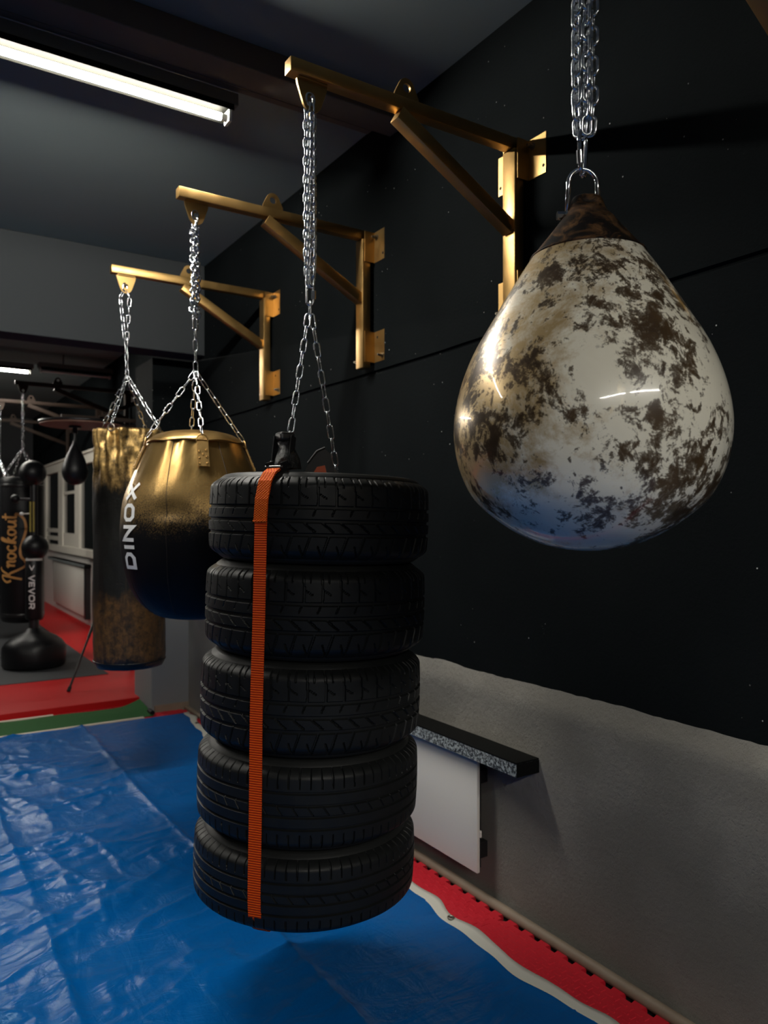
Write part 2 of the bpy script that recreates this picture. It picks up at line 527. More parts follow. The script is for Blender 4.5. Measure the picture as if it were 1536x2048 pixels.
# right wall: black upper wall with a thin cast seam
prof = [(1.905, 0.78), (1.905, 2.094), (1.911, 2.099), (1.911, 2.106), (1.899, 2.112), (1.901, 3.25), (2.2, 3.25), (2.2, 0.78)]
mb = MB(); ys = np.linspace(Y0, 5.62, 160)
vs = []
for y in ys:
    for (x, z) in prof:
        wv = 0.004 * (vnoise(y * 1.7, z * 3, 3) - .5) if x < 2 else 0
        zz = z + (0.008 * (vnoise(y * 3.1, 0.5, 9) - .5) if 2.0 < z < 2.2 else 0)
        vs.append((x + wv, y, zz))
k = len(prof); fs = grid_faces(len(ys), k)
fs += [(i * k + k - 1, (i + 1) * k + k - 1, (i + 1) * k, i * k) for i in range(len(ys) - 1)]
mb.add(vs, fs)
wall_r = struct('wall_right', mb, 'black_wall', 'black painted wall with a thin horizontal seam')
# rough grey plaster plinth with crumbling sloped top
ys = np.linspace(Y0, 5.61, 420)
zs = [-0.02] + list(np.linspace(0.05, 0.77, 26)) + [0.785, 0.80, 0.815, 0.83, 0.842, 0.85]
vs = []
for y in ys:
    lean = 0.004 * (vnoise(y * 2.2, 1, 21) - .5)
    topn = 0.018 * (fbm(y * 6, 3.0, 5) - .5)
    for z in zs:
        x = 1.866 + lean + 0.003 * (fbm(y * 9, z * 9, 31, 3) - .5)
        zz = z
        if z > 0.775:
            f = (z - 0.775) / 0.075
            x += 0.046 * f ** 0.8 + 0.004 * (fbm(y * 30, z * 40, 8, 3) - .5)
            zz = 0.775 + 0.065 * f + topn * f
        vs.append((x, y, zz))
mb = MB().add(vs, grid_faces(len(ys), len(zs)))
pl = obj('plaster_plinth', mb, 'plaster', wall_r, 60); pl['label'] = 'rough grey rendered lower wall band'
# skirting pipe along the wall foot
pts = [(1.846, y, 0.006 + 0.003 * float(vnoise(y * 1.3, 4, 2))) for y in np.linspace(Y0, 5.6, 60)]
struct('baseboard_right', MB().tube(pts, 0.019, 12), 'pipe', 'rounded brown grey skirting along the foot of the wall', 60)
# pillar at the opening
pil = struct('wall_pillar', MB().box((1.60, 5.6, 0.83), (2.3, 6.05, 2.6)), 'black_wall', 'black topped pillar at the opening to the rear room')
o = obj('pillar_foot', MB().box((1.592, 5.592, -0.02), (2.3, 6.06, 0.84), 0.006), 'grey_wall', pil); o['label'] = 'pale grey painted pillar foot'
obj('pillar_skirting', MB().box((1.61, 5.575, -0.02), (1.88, 5.592, 0.05)), 'pipe', pil)
struct('ceiling_beam', MB().box((XL, YB, 2.6), (1.90, 5.55, CEIL), 0.006), 'beam', 'grey downstand beam over the opening')
struct('trim_1', MB().box((XL, 2.74, 3.15), (1.90, 2.885, CEIL), 0.004).box((XL, 2.885, 3.15), (1.80, 2.92, 3.162)), 'batten', 'brown grey boxed batten across the ceiling')
struct('wall_left', MB().box((XL - 0.1, Y0, -0.1), (XL, 15.2, CEIL)), 'dark_wall', 'dark wall at the far left of the room')
struct('wall_back', MB().box((XL, Y0 - 0.1, -0.1), (2.2, Y0, CEIL)), 'dark_wall', 'dark wall behind the camera')
# rear room
RX = 2.15
wrr = struct('wall_rear_right', MB().box((RX, 6.0, 0.99), (2.4, 15.2, CEIL)), 'black_wall', 'black upper wall of the rear room')
o = obj('wainscot', MB().box((RX - 0.012, 6.05, 0.0), (2.4, 15.2, 0.995)), 'wainscot', wrr); o['label'] = 'off white painted lower wall of the rear room'
struct('wall_end', MB().box((XL, 15.1, -0.1), (2.4, 15.2, CEIL)), 'dark_wall', 'dark end wall of the rear room')
struct('floor_rear', MB().box((XL, 5.92, -0.12), (RX, 15.1, 0.05), 0.004), 'red_mat', 'raised red mat floor of the rear room')

# red interlocking foam tiles beside the wall
def tile_outline(teeth_y=True):
    P = []; T = 13; d = 0.022
    def side(a, b, nrm, phase):
        for i in range(T):
            for (t, s) in ((0.0, 0), (0.28, 0), (0.22, 1), (0.78, 1), (0.72, 0)):
                u = (i + t) / T
                P.append((a[0] + (b[0] - a[0]) * u + nrm[0] * d * s, a[1] + (b[1] - a[1]) * u + nrm[1] * d * s))
    side((0, 0), (1, 0), (0, -1), 0)
    side((1, 0), (1, 1), (1, 0), 0)
    side((1, 1), (0, 1), (0, -1), 0)     # far edge takes the neighbour's teeth
    side((0, 1), (0, 0), (1, 0), 0)
    return P
tile_poly = tile_outline()
# neighbour notch must mirror the tooth, so build far/left edges from the near/right ones
T = 13; d = 0.022; P = []
seq = ((0.0, 0), (0.28, 0), (0.22, 1), (0.78, 1), (0.72, 0))
near = [((i + t) / T, -d * s) for i in range(T) for (t, s) in seq]
P += [(x, y) for x, y in near]
P += [(1 - y, x) for x, y in near]
P += [(x, 1 + y) for x, y in reversed(near)]
P += [(0 - y, x) for x, y in reversed(near)]
P2 = [P[0]]
for q in P[1:]:
    if (q[0] - P2[-1][0]) ** 2 + (q[1] - P2[-1][1]) ** 2 > 1e-8: P2.append(q)
tile_me = None; bars_me = None
for r, x0 in enumerate((0.812, -0.188, -1.188)):
    for j in range(-2, 4 if r else 4):
        y0 = 2.03 + j
        if tile_me is None:
            g = 0.0012
            mbt = MB().prism([(0.5 + (x - 0.5) * (1 - 2 * g), 0.5 + (y - 0.5) * (1 - 2 * g)) for x, y in P2], 0.02, lambda x, y, t: (x, y, t))
            to = obj('mat_tile', mbt, 'red_foam', FLOOR); tile_me = to.data
        else:
            to = bpy.data.objects.new('mat_tile', tile_me); scene.collection.objects.link(to); to.parent = FLOOR
        to.location = (x0, y0, -0.0098)
        if r == 0:
            if bars_me is None:
                cell = 1 / 38; bm_ = MB()
                for ix in range(37):
                    for iy in range(37):
                        cx_, cy_ = (ix + 1) * cell, (iy + 1) * cell
                        a_, b_ = (0.43 * cell, 0.15 * cell) if (ix + iy) % 2 else (0.15 * cell, 0.43 * cell)
                        q = [(-1, -1), (1, -1), (1, 1), (-1, 1)]
                        bm_.add([(cx_ + a_ * u, cy_ + b_ * w, 0.0099) for u, w in q] + [(cx_ + (a_ - .0015) * u, cy_ + (b_ - .0015) * w, 0.0122) for u, w in q],
                                [(4, 5, 6, 7), (0, 1, 5, 4), (1, 2, 6, 5), (2, 3, 7, 6), (3, 0, 4, 7)])
                bo = obj('raised_bars', bm_, 'red_foam', to, fix=False); bars_me = bo.data
            else:
                bo = bpy.data.objects.new('raised_bars', bars_me); scene.collection.objects.link(bo); bo.parent = to
            bo['kind'] = 'stuff'

# ================================================================ FLUORESCENT LAMPS
def tube_mat(p):
    nm = 'lit_tube_%d' % round(p * 100)
    if nm not in M:
        M[nm] = mat(nm, base=(1, 1, 1), emis=(1.0, 0.955, 0.86), es=LAMP * p)
    return nm
def lamp(x0, x1, y, z, lit, label, name='fluorescent_lamp', power=1.0, fn=0.011, ff=0.014):
    """tube along X at (y, z); reflector trough opens downward"""
    t = thing(name, ((x0 + x1) / 2, y, z + 0.07), label, 'lamp', 'fluorescent ceiling lamps')
    tz = z
    obj('housing', MB().box((x0 - 0.02, y - 0.055, z + 0.035), (x1 + 0.02, y + 0.075, z + 0.085), 0.004), 'lamp_housing', t)
    rf = MB()
    rf.box((x0, y - 0.055, z + 0.028), (x1, y + 0.075, z + 0.035))
    rf.box((x0, y + 0.073, z + ff), (x1, y + 0.077, z + 0.035))
    rf.box((x0, y - 0.057, z + fn), (x1, y - 0.053, z + 0.035))
    obj('reflector', rf, 'lamp_inner', t)
    obj('tube', MB().cyl((x0 + 0.035, y, tz), (x1 - 0.035, y, tz), 0.0135, n=20), tube_mat(power) if lit else 'tube_off', t, 60)
    for xe, s in ((x0, 1), (x1, -1)):
        obj('tube_cap', MB().cyl((xe + s * 0.012, y, tz), (xe + s * 0.036, y, tz), 0.0142, n=20), 'lamp_metal', t, 40)
        poly = [(-0.03, -0.022), (0.02, -0.022), (0.035, 0.03), (-0.035, 0.03)]
        obj('tube_holder', MB().prism(poly, 0.012, lambda a, b, q, xe=xe, s=s: (xe + s * 0.006 + q, y + a, tz + b)), 'lamp_metal', t)
    return t
lamp(-0.40, 1.16, 2.965, 3.055, True, 'lit fluorescent tube lamp on the ceiling nearest the camera')
lamp(-2.20, -0.64, 2.965, 3.055, True, 'lit fluorescent tube lamp next in line out of frame to the left', power=0.22)
lamp(0.10, 1.66, -2.6, 3.055, True, 'lit fluorescent tube lamp behind the camera near the black wall', power=0.85, fn=-0.01, ff=-0.024)
lamp(-1.70, -0.14, -2.6, 3.055, True, 'lit fluorescent tube lamp behind the camera further from the wall', power=0.85, fn=-0.01, ff=-0.024)
lamp(-0.30, 1.27, 9.05, 3.02, True, 'lit fluorescent tube lamp in the rear room', power=0.75)
lamp(-1.90, -0.40, 9.05, 3.02, True, 'lit fluorescent lamp added unseen in the rear room, out of frame to the left', power=0.75)  # unseen tube added to match the rear room's brightness
lamp(1.36, 2.10, 9.05, 3.05, False, 'short unlit brownish lamp reaching the rear wall')
for i, x in enumerate((1.6,)):
    tag(obj('hanging_rod', MB().cyl((x, 9.05, 3.13), (x, 9.05, CEIL), 0.008, n=10), 'batten'), 'thin rod holding the unlit rear lamp to the ceiling', 'rod')

# ================================================================ WALL BRACKETS
CAM_SCALE, CAM_SCALE_DZ = 1.0556, -0.0784  # brackets, chains, tyres and hung bags are enlarged about the camera position
def bracket(y, label, xt=0.922, xp=1.760, wall=1.8035, zc=2.673, material='gold'):
    t = thing('wall_bracket', (wall, y, zc - 0.60), label, 'bracket', 'gold bag brackets on the wall')
    def b3(lo, hi, bev=0.0): return MB().box(lo, hi, bev)
    obj('arm', b3((xt, y - 0.02, zc - 0.02), (xp + 0.02, y + 0.02, zc + 0.02), 0.003), material, t, 40)
    obj('post', b3((xp - 0.02, y - 0.03, zc - 0.59), (xp + 0.02, y + 0.03, zc - 0.0205), 0.003), material, t, 40)
    xb = xt + 0.365
    obj('brace', MB().bar((xb, y, zc - 0.03), (xp - 0.015, y, zc - 0.285), 0.043, 0.045, up=(0, 0, 1), bev=0.003), material, t, 40)
    # chain lug under the tip
    xl = xt + 0.075
    poly = [(-0.049, 0.0), (-0.046, -0.018)] + [(0.030 * math.cos(a), -0.058 + 0.030 * math.sin(a)) for a in np.linspace(PI + 0.35, 2 * PI - 0.35, 12)] + [(0.046, -0.018), (0.049, 0.0)]
    obj('chain_lug', MB().holed(poly, (0, -0.052), 0.011, 0.008, lambda a, b, q: (xl + a, y + q, zc - 0.022 + b)), material, t, 40)
    obj('lug_weld', b3((xl - 0.045, y - 0.011, zc - 0.026), (xl + 0.045, y + 0.011, zc - 0.0195), 0.002), material, t)
    # lifting eye on top
    xe = xt + 0.40
    poly = [(-0.047, 0.0), (-0.044, 0.018)] + [(0.028 * math.cos(a), 0.042 + 0.028 * math.sin(a)) for a in np.linspace(PI - 0.5, 0.5, 12)] + [(0.044, 0.018), (0.047, 0.0)]
    poly = poly[::-1]
    obj('lifting_eye', MB().holed(poly, (0, 0.040), 0.014, 0.008, lambda a, b, q: (xe + a, y + q, zc + 0.019 + b)), material, t, 40)
    # hat-section wall plates
    for z0, z1, cut in ((zc - 0.122, zc + 0.012, 0), (zc - 0.565, zc - 0.43, 1)):
        w1, w2, th = 0.031, 0.116, 0.005
        xa, xw = xp - 0.012, wall - 0.001
        prof = [(xw, -w2), (xw - th, -w2), (xw - th, -w1 - th), (xa, -w1 - th), (xa, -w1), (xw, -w1)]
        for s in (1, -1):
            q = [(x, y - s * yy) for x, yy in prof]
            p = obj('wall_plate', MB().prism(q if s > 0 else q[::-1], z1 - z0, lambda a, b, qq: (a, b, (z0 + z1) / 2 + qq)), material, t)
            yb = y - s * 0.055
            zb = z0 + 0.026 if s < 0 else z1 - 0.026
            if cut: zb = z0 + 0.024; yb = y - s * 0.10
            obj('bolt', MB().cyl((xw - th - 0.016, yb, zb), (xw - th, yb, zb), 0.0075, n=6).cyl((xw - th - 0.026, yb, zb), (xw - th - 0.016, yb, zb), 0.0045, n=10).cyl((xw - th - 0.002, yb, zb), (xw - th, yb, zb), 0.012, n=16), 'bolt', p)
            for (dy, zz) in ((0.105, z0 + 0.026), (0.06, z1 - 0.026)):
                if abs(y - s * dy - yb) < 0.02 and abs(zz - zb) < 0.02: continue
                obj('bolt_hole', MB().cyl((xw - th - 0.0008, y - s * dy, zz), (xw - th + 0.0005, y - s * dy, zz), 0.0055, n=12), 'hole', p)
    return t
AX = 0.992
YB1, YB2, YB3, YB0 = 1.919, 2.893, 3.957, 0.905
br1 = bracket(YB1, 'gold wall bracket carrying the stack of tyres')
for yy, lb in ((YB2, 'gold wall bracket carrying the round gold and black bag'), (YB3, 'gold wall bracket carrying the tall gold bag'), (YB0, 'gold wall bracket carrying the mottled water bag, above the frame')):
    copy_tree(br1, None, (1.8035, yy, 2.673 - 0.60), lb)

# ================================================================ CHAINS
def link_mesh(name, L, w, r, n=7, seg=8):
    """stadium link in local XZ plane, long axis Z; L,w are outer sizes"""
    cr = w / 2 - r; st = L / 2 - r - cr
    pts = []
    for i in range(seg + 1):
        a = PI * i / seg; pts.append((cr * math.cos(a), 0, st + cr * math.sin(a)))
    for i in range(seg + 1):
        a = PI + PI * i / seg; pts.append((cr * math.cos(a), 0, -st + cr * math.sin(a)))
    mb = MB().tube(pts, r, n, closed=True)
    me = bpy.data.meshes.new(name); me.from_pydata([tuple(c * CAM_SCALE for c in p) for p in mb.v], [], mb.f); fix_normals(me)
    me.polygons.foreach_set('use_smooth', [True] * len(me.polygons))
    me.materials.append(M['zinc'])
    return me
LINK_A = link_mesh('short_link', 0.0365, 0.0215, 0.0030)
LINK_B = link_mesh('long_link', 0.0475, 0.0215, 0.0022)
LINK_C = link_mesh('coarse_link', 0.0375, 0.0225, 0.0032)

def run(parent, pts, me, pitch, roll0=0.0, jit=0.0, phase=0.0, ref=None, mult=None):
    """string links along a polyline"""
    base = WLOC[parent.name]
    P = [Vector(p) for p in pts]
    L = [0.0]
    for a, b in zip(P, P[1:]): L.append(L[-1] + (b - a).length)
    cnt = max(1, int(round((L[-1] - phase) / pitch)))
    pt = (L[-1] - phase) / cnt
    for i in range(cnt):
        d = phase + (i + 0.5) * pt
        k = 0
        while k < len(L) - 2 and L[k + 1] < d: k += 1
        f = (d - L[k]) / max(1e-9, L[k + 1] - L[k])
        p = P[k].lerp(P[k + 1], f); t = (P[k + 1] - P[k]).normalized()
        x = (ref or RGT); x = (x - t * x.dot(t)).normalized(); yv = t.cross(x)
        rot = Matrix((x, yv, t)).transposed()
        an = roll0 + (PI / 2 if i % 2 else 0) + random.uniform(-jit, jit)
        rot = rot @ Matrix.Rotation(an, 3, 'Z')
        o = bpy.data.objects.new('link', me); scene.collection.objects.link(o)
        o.parent = parent
        o.matrix_basis = Matrix.Translation(W3(p) - base) @ rot.to_4x4()

def ringlink(parent, name, c, L, w, r, right, material='zinc', n=10, sleeve=False):
    cr = w / 2 - r; st = L / 2 - r - cr; c = Vector(c); right = Vector(right).normalized(); up = Vector((0, 0, 1))
    pts = []
    for i in range(11):
        a = PI * i / 10; pts.append(c + right * (cr * math.cos(a)) + up * (st + cr * math.sin(a)))
    for i in range(11):
        a = PI + PI * i / 10; pts.append(c + right * (cr * math.cos(a)) + up * (-st + cr * math.sin(a)))
    o = obj(name, MB().tube(pts, r, n, closed=True), material, parent, 180)
    if sleeve:
        p0 = c + right * cr + up * -0.012; p1 = c + right * cr + up * 0.012
        obj('nut', MB().cyl(p0, p1, r * 1.9, n=6), 'chrome', o)
    return o

C1 = Vector((AX, YB1, 0)); C2 = Vector((AX, YB2, 0)); C3 = Vector((AX, YB3, 0)); C0 = Vector((AX, YB0, 0))
def P3(c, lat, dep, z): return c + RGT * lat + FWD * dep + Vector((0, 0, z))

# chain of the tyre stack
ct = thing('hanging_chain', P3(C1, 0, 0, 2.60), 'steel chain bundle holding up the tyres, splitting into two legs', 'chain', 'steel hanging chains')
ringlink(ct, 'shackle_link', P3(C1, 0, 0, 2.598), 0.046, 0.036, 0.0055, RGT * 0.8 + FWD * 0.6)
for q, (lx, dp) in enumerate(((-0.0095, -0.008), (0.0085, -0.009), (-0.008, 0.009), (0.0100, 0.008))):
    run(ct, [P3(C1, lx * .6, dp * .6, 2.588), P3(C1, lx, dp, 2.55), P3(C1, lx, dp, 2.13), P3(C1, lx * .5, dp * .5, 2.072)], LINK_A, 0.0255, roll0=0.35 + 0.4 * (q % 2) + PI / 2 * (q // 2), jit=0.08, phase=0.006 * q)
ringlink(ct, 'quick_link', P3(C1, 0, 0, 2.046), 0.062, 0.027, 0.0036, RGT, sleeve=True)
run(ct, [P3(C1, 0, 0, 2.028), P3(C1, 0, 0, 1.985)], LINK_B, 0.04, roll0=1.2)
run(ct, [P3(C1, -0.004, -0.002, 1.992), P3(C1, -0.058, -0.11, 1.535)], LINK_B, 0.0395, roll0=0.25, jit=0.12)
run(ct, [P3(C1, 0.004, 0.002, 1.992), P3(C1, 0.072, 0.12, 1.535)], LINK_B, 0.0395, roll0=0.35, jit=0.12)

# chain of the water bag
Ca = Vector((AX, YB0, 0))
ca = thing('hanging_chain', P3(Ca, 0, 0, 2.60), 'thick doubled steel chain above the mottled water bag', 'chain', 'steel hanging chains')
for q, (lx, dp) in enumerate(((-0.014, -0.006), (0.0125, -0.010), (-0.003, 0.011), (0.002, -0.014))):
    run(ca, [P3(Ca, lx * .6, dp * .6, 2.605), P3(Ca, lx, dp, 2.55), P3(Ca, lx, dp, 2.12), P3(Ca, lx * .75, dp * .6, 2.066)], LINK_C, 0.0258, roll0=(1.0, 0.45, 0.2, 1.35)[q], jit=0.06, phase=(0.0, 0.010, 0.004, 0.014)[q])

# chain of the round bag (knotted doubled run, then four legs)
cu = thing('hanging_chain', P3(C2, 0, 0, 2.60), 'knotted bright steel chain above the round gold bag with four legs', 'chain', 'steel hanging chains')
ringlink(cu, 'shackle_link', P3(C2, 0, 0, 2.600), 0.044, 0.034, 0.005, RGT * 0.8 + FWD * 0.6)
for q in range(3):
    pts = []
    for i in range(40):
        z = 2.585 - (2.585 - 2.20) * i / 39; a = i * 0.62 + q * 2.1
        rr = 0.0065 + 0.007 * float(vnoise(i * 0.5, q, 4)) if i > 3 else 0.004
        pts.append(P3(C2, rr * math.cos(a), rr * math.sin(a), z))
    run(cu, pts, LINK_A, 0.0235, roll0=0.6 * q, jit=0.5, phase=0.007 * q)
ringlink(cu, 'quick_link', P3(C2, 0.001, 0, 2.176), 0.058, 0.024, 0.0034, RGT * .8 + FWD * .6)
run(cu, [P3(C2, 0.001, 0, 2.155), P3(C2, 0.003, 0, 1.985)], LINK_B, 0.040, roll0=1.0, jit=0.3)

# chain of the tall bag
cc = thing('hanging_chain', P3(C3, 0, 0, 2.60), 'thin grey steel chain above the tall gold bag with four legs', 'chain', 'steel hanging chains')
ringlink(cc, 'shackle_link', P3(C3, 0, 0, 2.592), 0.05, 0.034, 0.0048, RGT * 0.6 + FWD * 0.8)
run(cc, [P3(C3, -0.006, 0, 2.575), P3(C3, -0.024, 0, 2.54), P3(C3, 0.000, -0.004, 2.325)], LINK_B, 0.0395, roll0=0.5)
run(cc, [P3(C3, 0.006, 0, 2.575), P3(C3, 0.024, 0, 2.54), P3(C3, 0.008, 0.004, 2.325)], LINK_B, 0.0395, roll0=1.2)
run(cc, [P3(C3, 0.005, 0, 2.335), P3(C3, 0.012, 0, 2.135)], LINK_B, 0.040, roll0=0.3)

# ================================================================ TYRES
TR, TW = 0.3065, 0.2435
def tread_mesh(pattern):
    NT_, NZ = 1000, 74
    th = np.linspace(0, 2 * PI, NT_, endpoint=False)
    u = np.linspace(-1.08, 1.08, NZ)
    U, T = np.meshgrid(u, th)
    z = U * 0.1005
    sh = np.clip((np.abs(U) - 0.82) / 0.26, 0, 1)
    r = TR - 0.0035 * U ** 2 - 0.024 * sh ** 2
    gr = np.zeros_like(U)
    def circ(c, w):
        return (np.abs(U - c) < w)
    def lat(nn, sl, w, mask, off=0.0):
        ph = nn * T / (2 * PI) + sl + off
        return ((ph - np.floor(ph)) < w) & mask
    if pattern == 'A':
        g = circ(0.27, 0.045) | circ(-0.06, 0.045) | circ(-0.43, 0.045)
        k = 42
        g |= lat(k, 0.35 * (U - 0.3) ** 2 - 0.15 * U, 0.11, U > 0.27)
        g |= lat(k, 0.9 * (0.27 - U), 0.08, (U <= 0.27) & (U > 0.06))
        g |= lat(k, 0.1 * U, 0.07, U > 0.80, 0.5)
        g |= lat(k, 3.4 * (U - 0.6), 0.10, (np.abs(U - 0.58) < 0.075), 0.80)
        g |= lat(k, 2.6 * U, 0.13, (U < -0.13) & (U > -0.36))
        g |= lat(k, -0.7 * U, 0.12, U < -0.43)
        g |= lat(k, 0.7 * U, 0.07, (U < -0.70), 0.4)
    else:
        g = circ(0.46, 0.03) | circ(0.14, 0.03) | circ(-0.16, 0.03) | circ(-0.48, 0.03)
        g |= lat(70, 0.06 * U, 0.10, U > 0.58)
        g |= lat(70, 0.06 * U, 0.10, U < -0.62)
        g |= lat(50, 1.5 * U, 0.05, (np.abs(U) < 0.12))
    gr[g] = 1.0
    fade = 1 - np.clip((np.abs(U) - 1.02) / 0.06, 0, 1)
    r = r - gr * 0.0055 * fade
    x = r * np.cos(T); y = r * np.sin(T)
    V = np.stack([x, y, z], -1).reshape(-1, 3)
    mb = MB(); mb.v = [tuple(p) for p in V]; mb.f = grid_faces(NT_, NZ, True)
    return mb
def side_prof():
    h = TW / 2
    up = [(0.2800, 0.1060), (0.2785, 0.1100), (0.274, 0.1135), (0.2735, 0.1143), (0.268, 0.1178), (0.2672, 0.1190), (0.258, h), (0.245, h + 0.0005), (0.2445, h - 0.001),
          (0.232, h - 0.004), (0.2265, h - 0.006), (0.226, h - 0.009), (0.214, h - 0.016), (0.2095, h - 0.020), (0.207, h - 0.028), (0.212, h - 0.034), (0.236, h - 0.030), (0.262, h - 0.040), (0.280, h - 0.065)]
    return up + [(r, -z) for r, z in reversed(up)]
meshes = {}
TH_ = (0.232, 0.243, 0.240, 0.226, 0.200)          # section width of each tyre
tops = [1.530 - sum(TH_[:i]) for i in range(6)]
lat_off = (0.028, 0.017, 0.004, -0.004, -0.013)
labs = ('topmost black tyre of the hanging stack', 'second black tyre from the top of the hanging stack', 'middle black tyre of the hanging stack',
        'fourth black tyre from the top, with plain ribbed tread', 'lowest black tyre of the hanging stack, above the blue sheet')
tmesh = {}
for i in range(5):
    pat = 'A' if i < 3 else 'B'
    c = P3(C1, lat_off[i], (0, .004, .002, -.004, -.008)[i], tops[i] - TH_[i] / 2)
    t = thing('tyre', c, labs[i], 'tyre', 'tyres in the hanging stack')
    if pat not in tmesh:
        mb = tread_mesh(pat); mb.v = [(a + c.x, b + c.y, d + c.z) for a, b, d in mb.v]
        o1 = obj('tread', mb, 'tyre', t, 35, fix=True)
        o2 = obj('sidewall', MB().lathe(side_prof() + side_prof()[:1], c, 128), 'sidewall', t, 50)
        tmesh[pat] = (o1.data, o2.data)
    else:
        for nm, me in zip(('tread', 'sidewall'), tmesh[pat]):
            o = bpy.data.objects.new(nm, me); scene.collection.objects.link(o); o.parent = t
    # lean axis lies along the view direction so the stack tips sideways
    t.rotation_euler = (Matrix.Rotation(math.radians(1.5), 3, FWD) @ Matrix.Rotation(0.37 * i, 3, 'Z')).to_euler()
    t.scale = (1, 1, TH_[i] / TW * 0.994)

# ================================================================ RATCHET STRAPS
def latz(z):
    zs_ = [tops[i] - TH_[i] / 2 for i in range(5)][::-1]; lo = list(lat_off)[::-1]
    return float(np.interp(z, zs_, lo)) + (0.012 * (z - zs_[-1]) / 0.2 if z > zs_[-1] else 0)
def strap(az, name, label, group, ratchet=True, twist=0.0):
    """webbing loop round the rubber section at azimuth az (0 = towards the camera, + = right)"""
    rd = (-FWD * math.cos(az) + RGT * math.sin(az)); tg = Vector((0, 0, 1)).cross(rd)
    zt, zb = 1.530 + 0.006, tops[5] - 0.004
    t = thing(name, P3(C1, latz(zb), 0, zb), label, 'strap', group)
    path = [(0.30, zt - 0.030), (0.312, zt - 0.075)]
    path += [(0.3125, z) for z in np.linspace(zt - 0.11, zb + 0.09, 46)]
    path += [(0.3115, zb + 0.058), (0.303, zb + 0.034), (0.287, zb + 0.016), (0.267, zb + 0.003), (0.235, zb + 0.001), (0.21, zb + 0.012), (0.197, zb + 0.05), (0.197, 0.7), (0.197, 1.1), (0.197, zt - 0.05), (0.212, zt - 0.008), (0.235, zt + 0.001), (0.265, zt - 0.002), (0.285, zt - 0.012)]
    def ribbon(pp, w, thk, closed):
        mb = MB(); vs = []; N = len(pp)
        for i, (rho, z) in enumerate(pp):
            a = pp[(i + 1) % N] if (closed or i < N - 1) else pp[i]; b = pp[i - 1] if (closed or i > 0) else pp[i]
            tr, tz = a[0] - b[0], a[1] - b[1]; l = math.hypot(tr, tz) or 1; nr, nz = -tz / l, tr / l
            for (s, h) in ((-1, 0), (1, 0), (1, 1), (-1, 1)):
                rr = rho + nr * thk * h; z2 = z + nz * thk * h
                qz = az + twist * min(1.0, max(0.0, (zt - 0.13 - z) / (zt - 0.13 - zb)))
                rdz = (-FWD * math.cos(qz) + RGT * math.sin(qz)); tgz = Vector((0, 0, 1)).cross(rdz)
                vs.append(C1 + RGT * latz(z) + rdz * rr + tgz * (s * w / 2) + Vector((0, 0, z2)))
        fs = []
        for i in range(N if closed else N - 1):
            j = (i + 1) % N
            for k in range(4):
                l = (k + 1) % 4; fs.append((i * 4 + k, i * 4 + l, j * 4 + l, j * 4 + k))
        if not closed: fs += [(0, 1, 2, 3), ((N - 1) * 4 + 3, (N - 1) * 4 + 2, (N - 1) * 4 + 1, (N - 1) * 4)]
        return mb.add(vs, fs)
    obj('webbing', ribbon(path, 0.0345, 0.002, True), 'webbing', t)
    lap = [(0.266, zt + 0.0025), (0.287, zt - 0.009), (0.304, zt - 0.030), (0.3155, zt - 0.075)] + [(0.3162, z) for z in np.linspace(zt - 0.09, zt - 0.128, 6)]
    o = obj('stitched_lap', ribbon(lap, 0.036, 0.0025, False), 'stitched', t); o['label'] = 'doubled stitched end of the webbing'
    e = C1 + RGT * latz(zt - .128) + rd * 0.3185 + Vector((0, 0, zt - 0.129))
    obj('lap_fold', MB().cyl(e - tg * 0.0195, e + tg * 0.019, 0.0024, n=10), 'stitched', t)
    if not ratchet: return t, None
    # ratchet lying on the top tyre
    c = C1 + RGT * latz(zt) + rd * 0.232 + Vector((0, 0, zt + 0.016))
    def q(a, b, z): return c + rd * a + tg * b + Vector((0, 0, z))
    rt = MB()
    for s in (-1, 1):
        rt.bar(q(0.035, s * 0.021, -0.012), q(-0.055, s * 0.021, 0.010), 0.003, 0.026)
        rt.bar(q(-0.005, s * 0.025, 0.0), q(-0.02, s * 0.025, 0.072), 0.003, 0.024)
    rt.cyl(q(-0.005, -0.03, 0.002), q(-0.005, 0.03, 0.002), 0.010, n=14)
    rt.cyl(q(0.032, -0.026, -0.010), q(0.032, 0.026, -0.010), 0.005, n=10)
    ro = obj('ratchet', rt, 'black_plastic', t); ro['label'] = 'black metal ratchet on top of the tyres'
    gr = MB().box(q(-0.02, 0, 0.072) - Vector((.02, .02, .011)), q(-0.02, 0, 0.072) + Vector((.02, .02, .011)), 0.006)
    obj('ratchet_grip', gr, 'black_plastic', ro)
    return t, q
stA, qA = strap(math.radians(-22.5), 'ratchet_strap', 'orange ratchet strap running down the front of the tyre stack', 'orange ratchet straps on the tyres', True, math.radians(5.5))
stB, qB = strap(math.radians(150), 'ratchet_strap', 'orange ratchet strap round the far side of the tyre stack', 'orange ratchet straps on the tyres', False)
# crumpled black wrap at the front ratchet
mbk = MB()
def crum(a, r, z):
    return r * (0.72 + 0.62 * float(vnoise(a * 2.1, z * 70, 17)) + 0.2 * float(vnoise(a * 5, z * 160, 3)))
cw = qA(-0.02, 0.004, 0.0)
mbk.lathe([(0, 0.075), (0.010, 0.072), (0.018, 0.062), (0.018, 0.048), (0.022, 0.036), (0.027, 0.022), (0.03, 0.008), (0.03, -0.004), (0, -0.006)], (cw.x, cw.y, cw.z - 0.006), 40, crum)
wk = obj('wrapping', mbk, 'crumple', stA, 30); wk['label'] = 'crumpled black plastic wrapped round the ratchet'
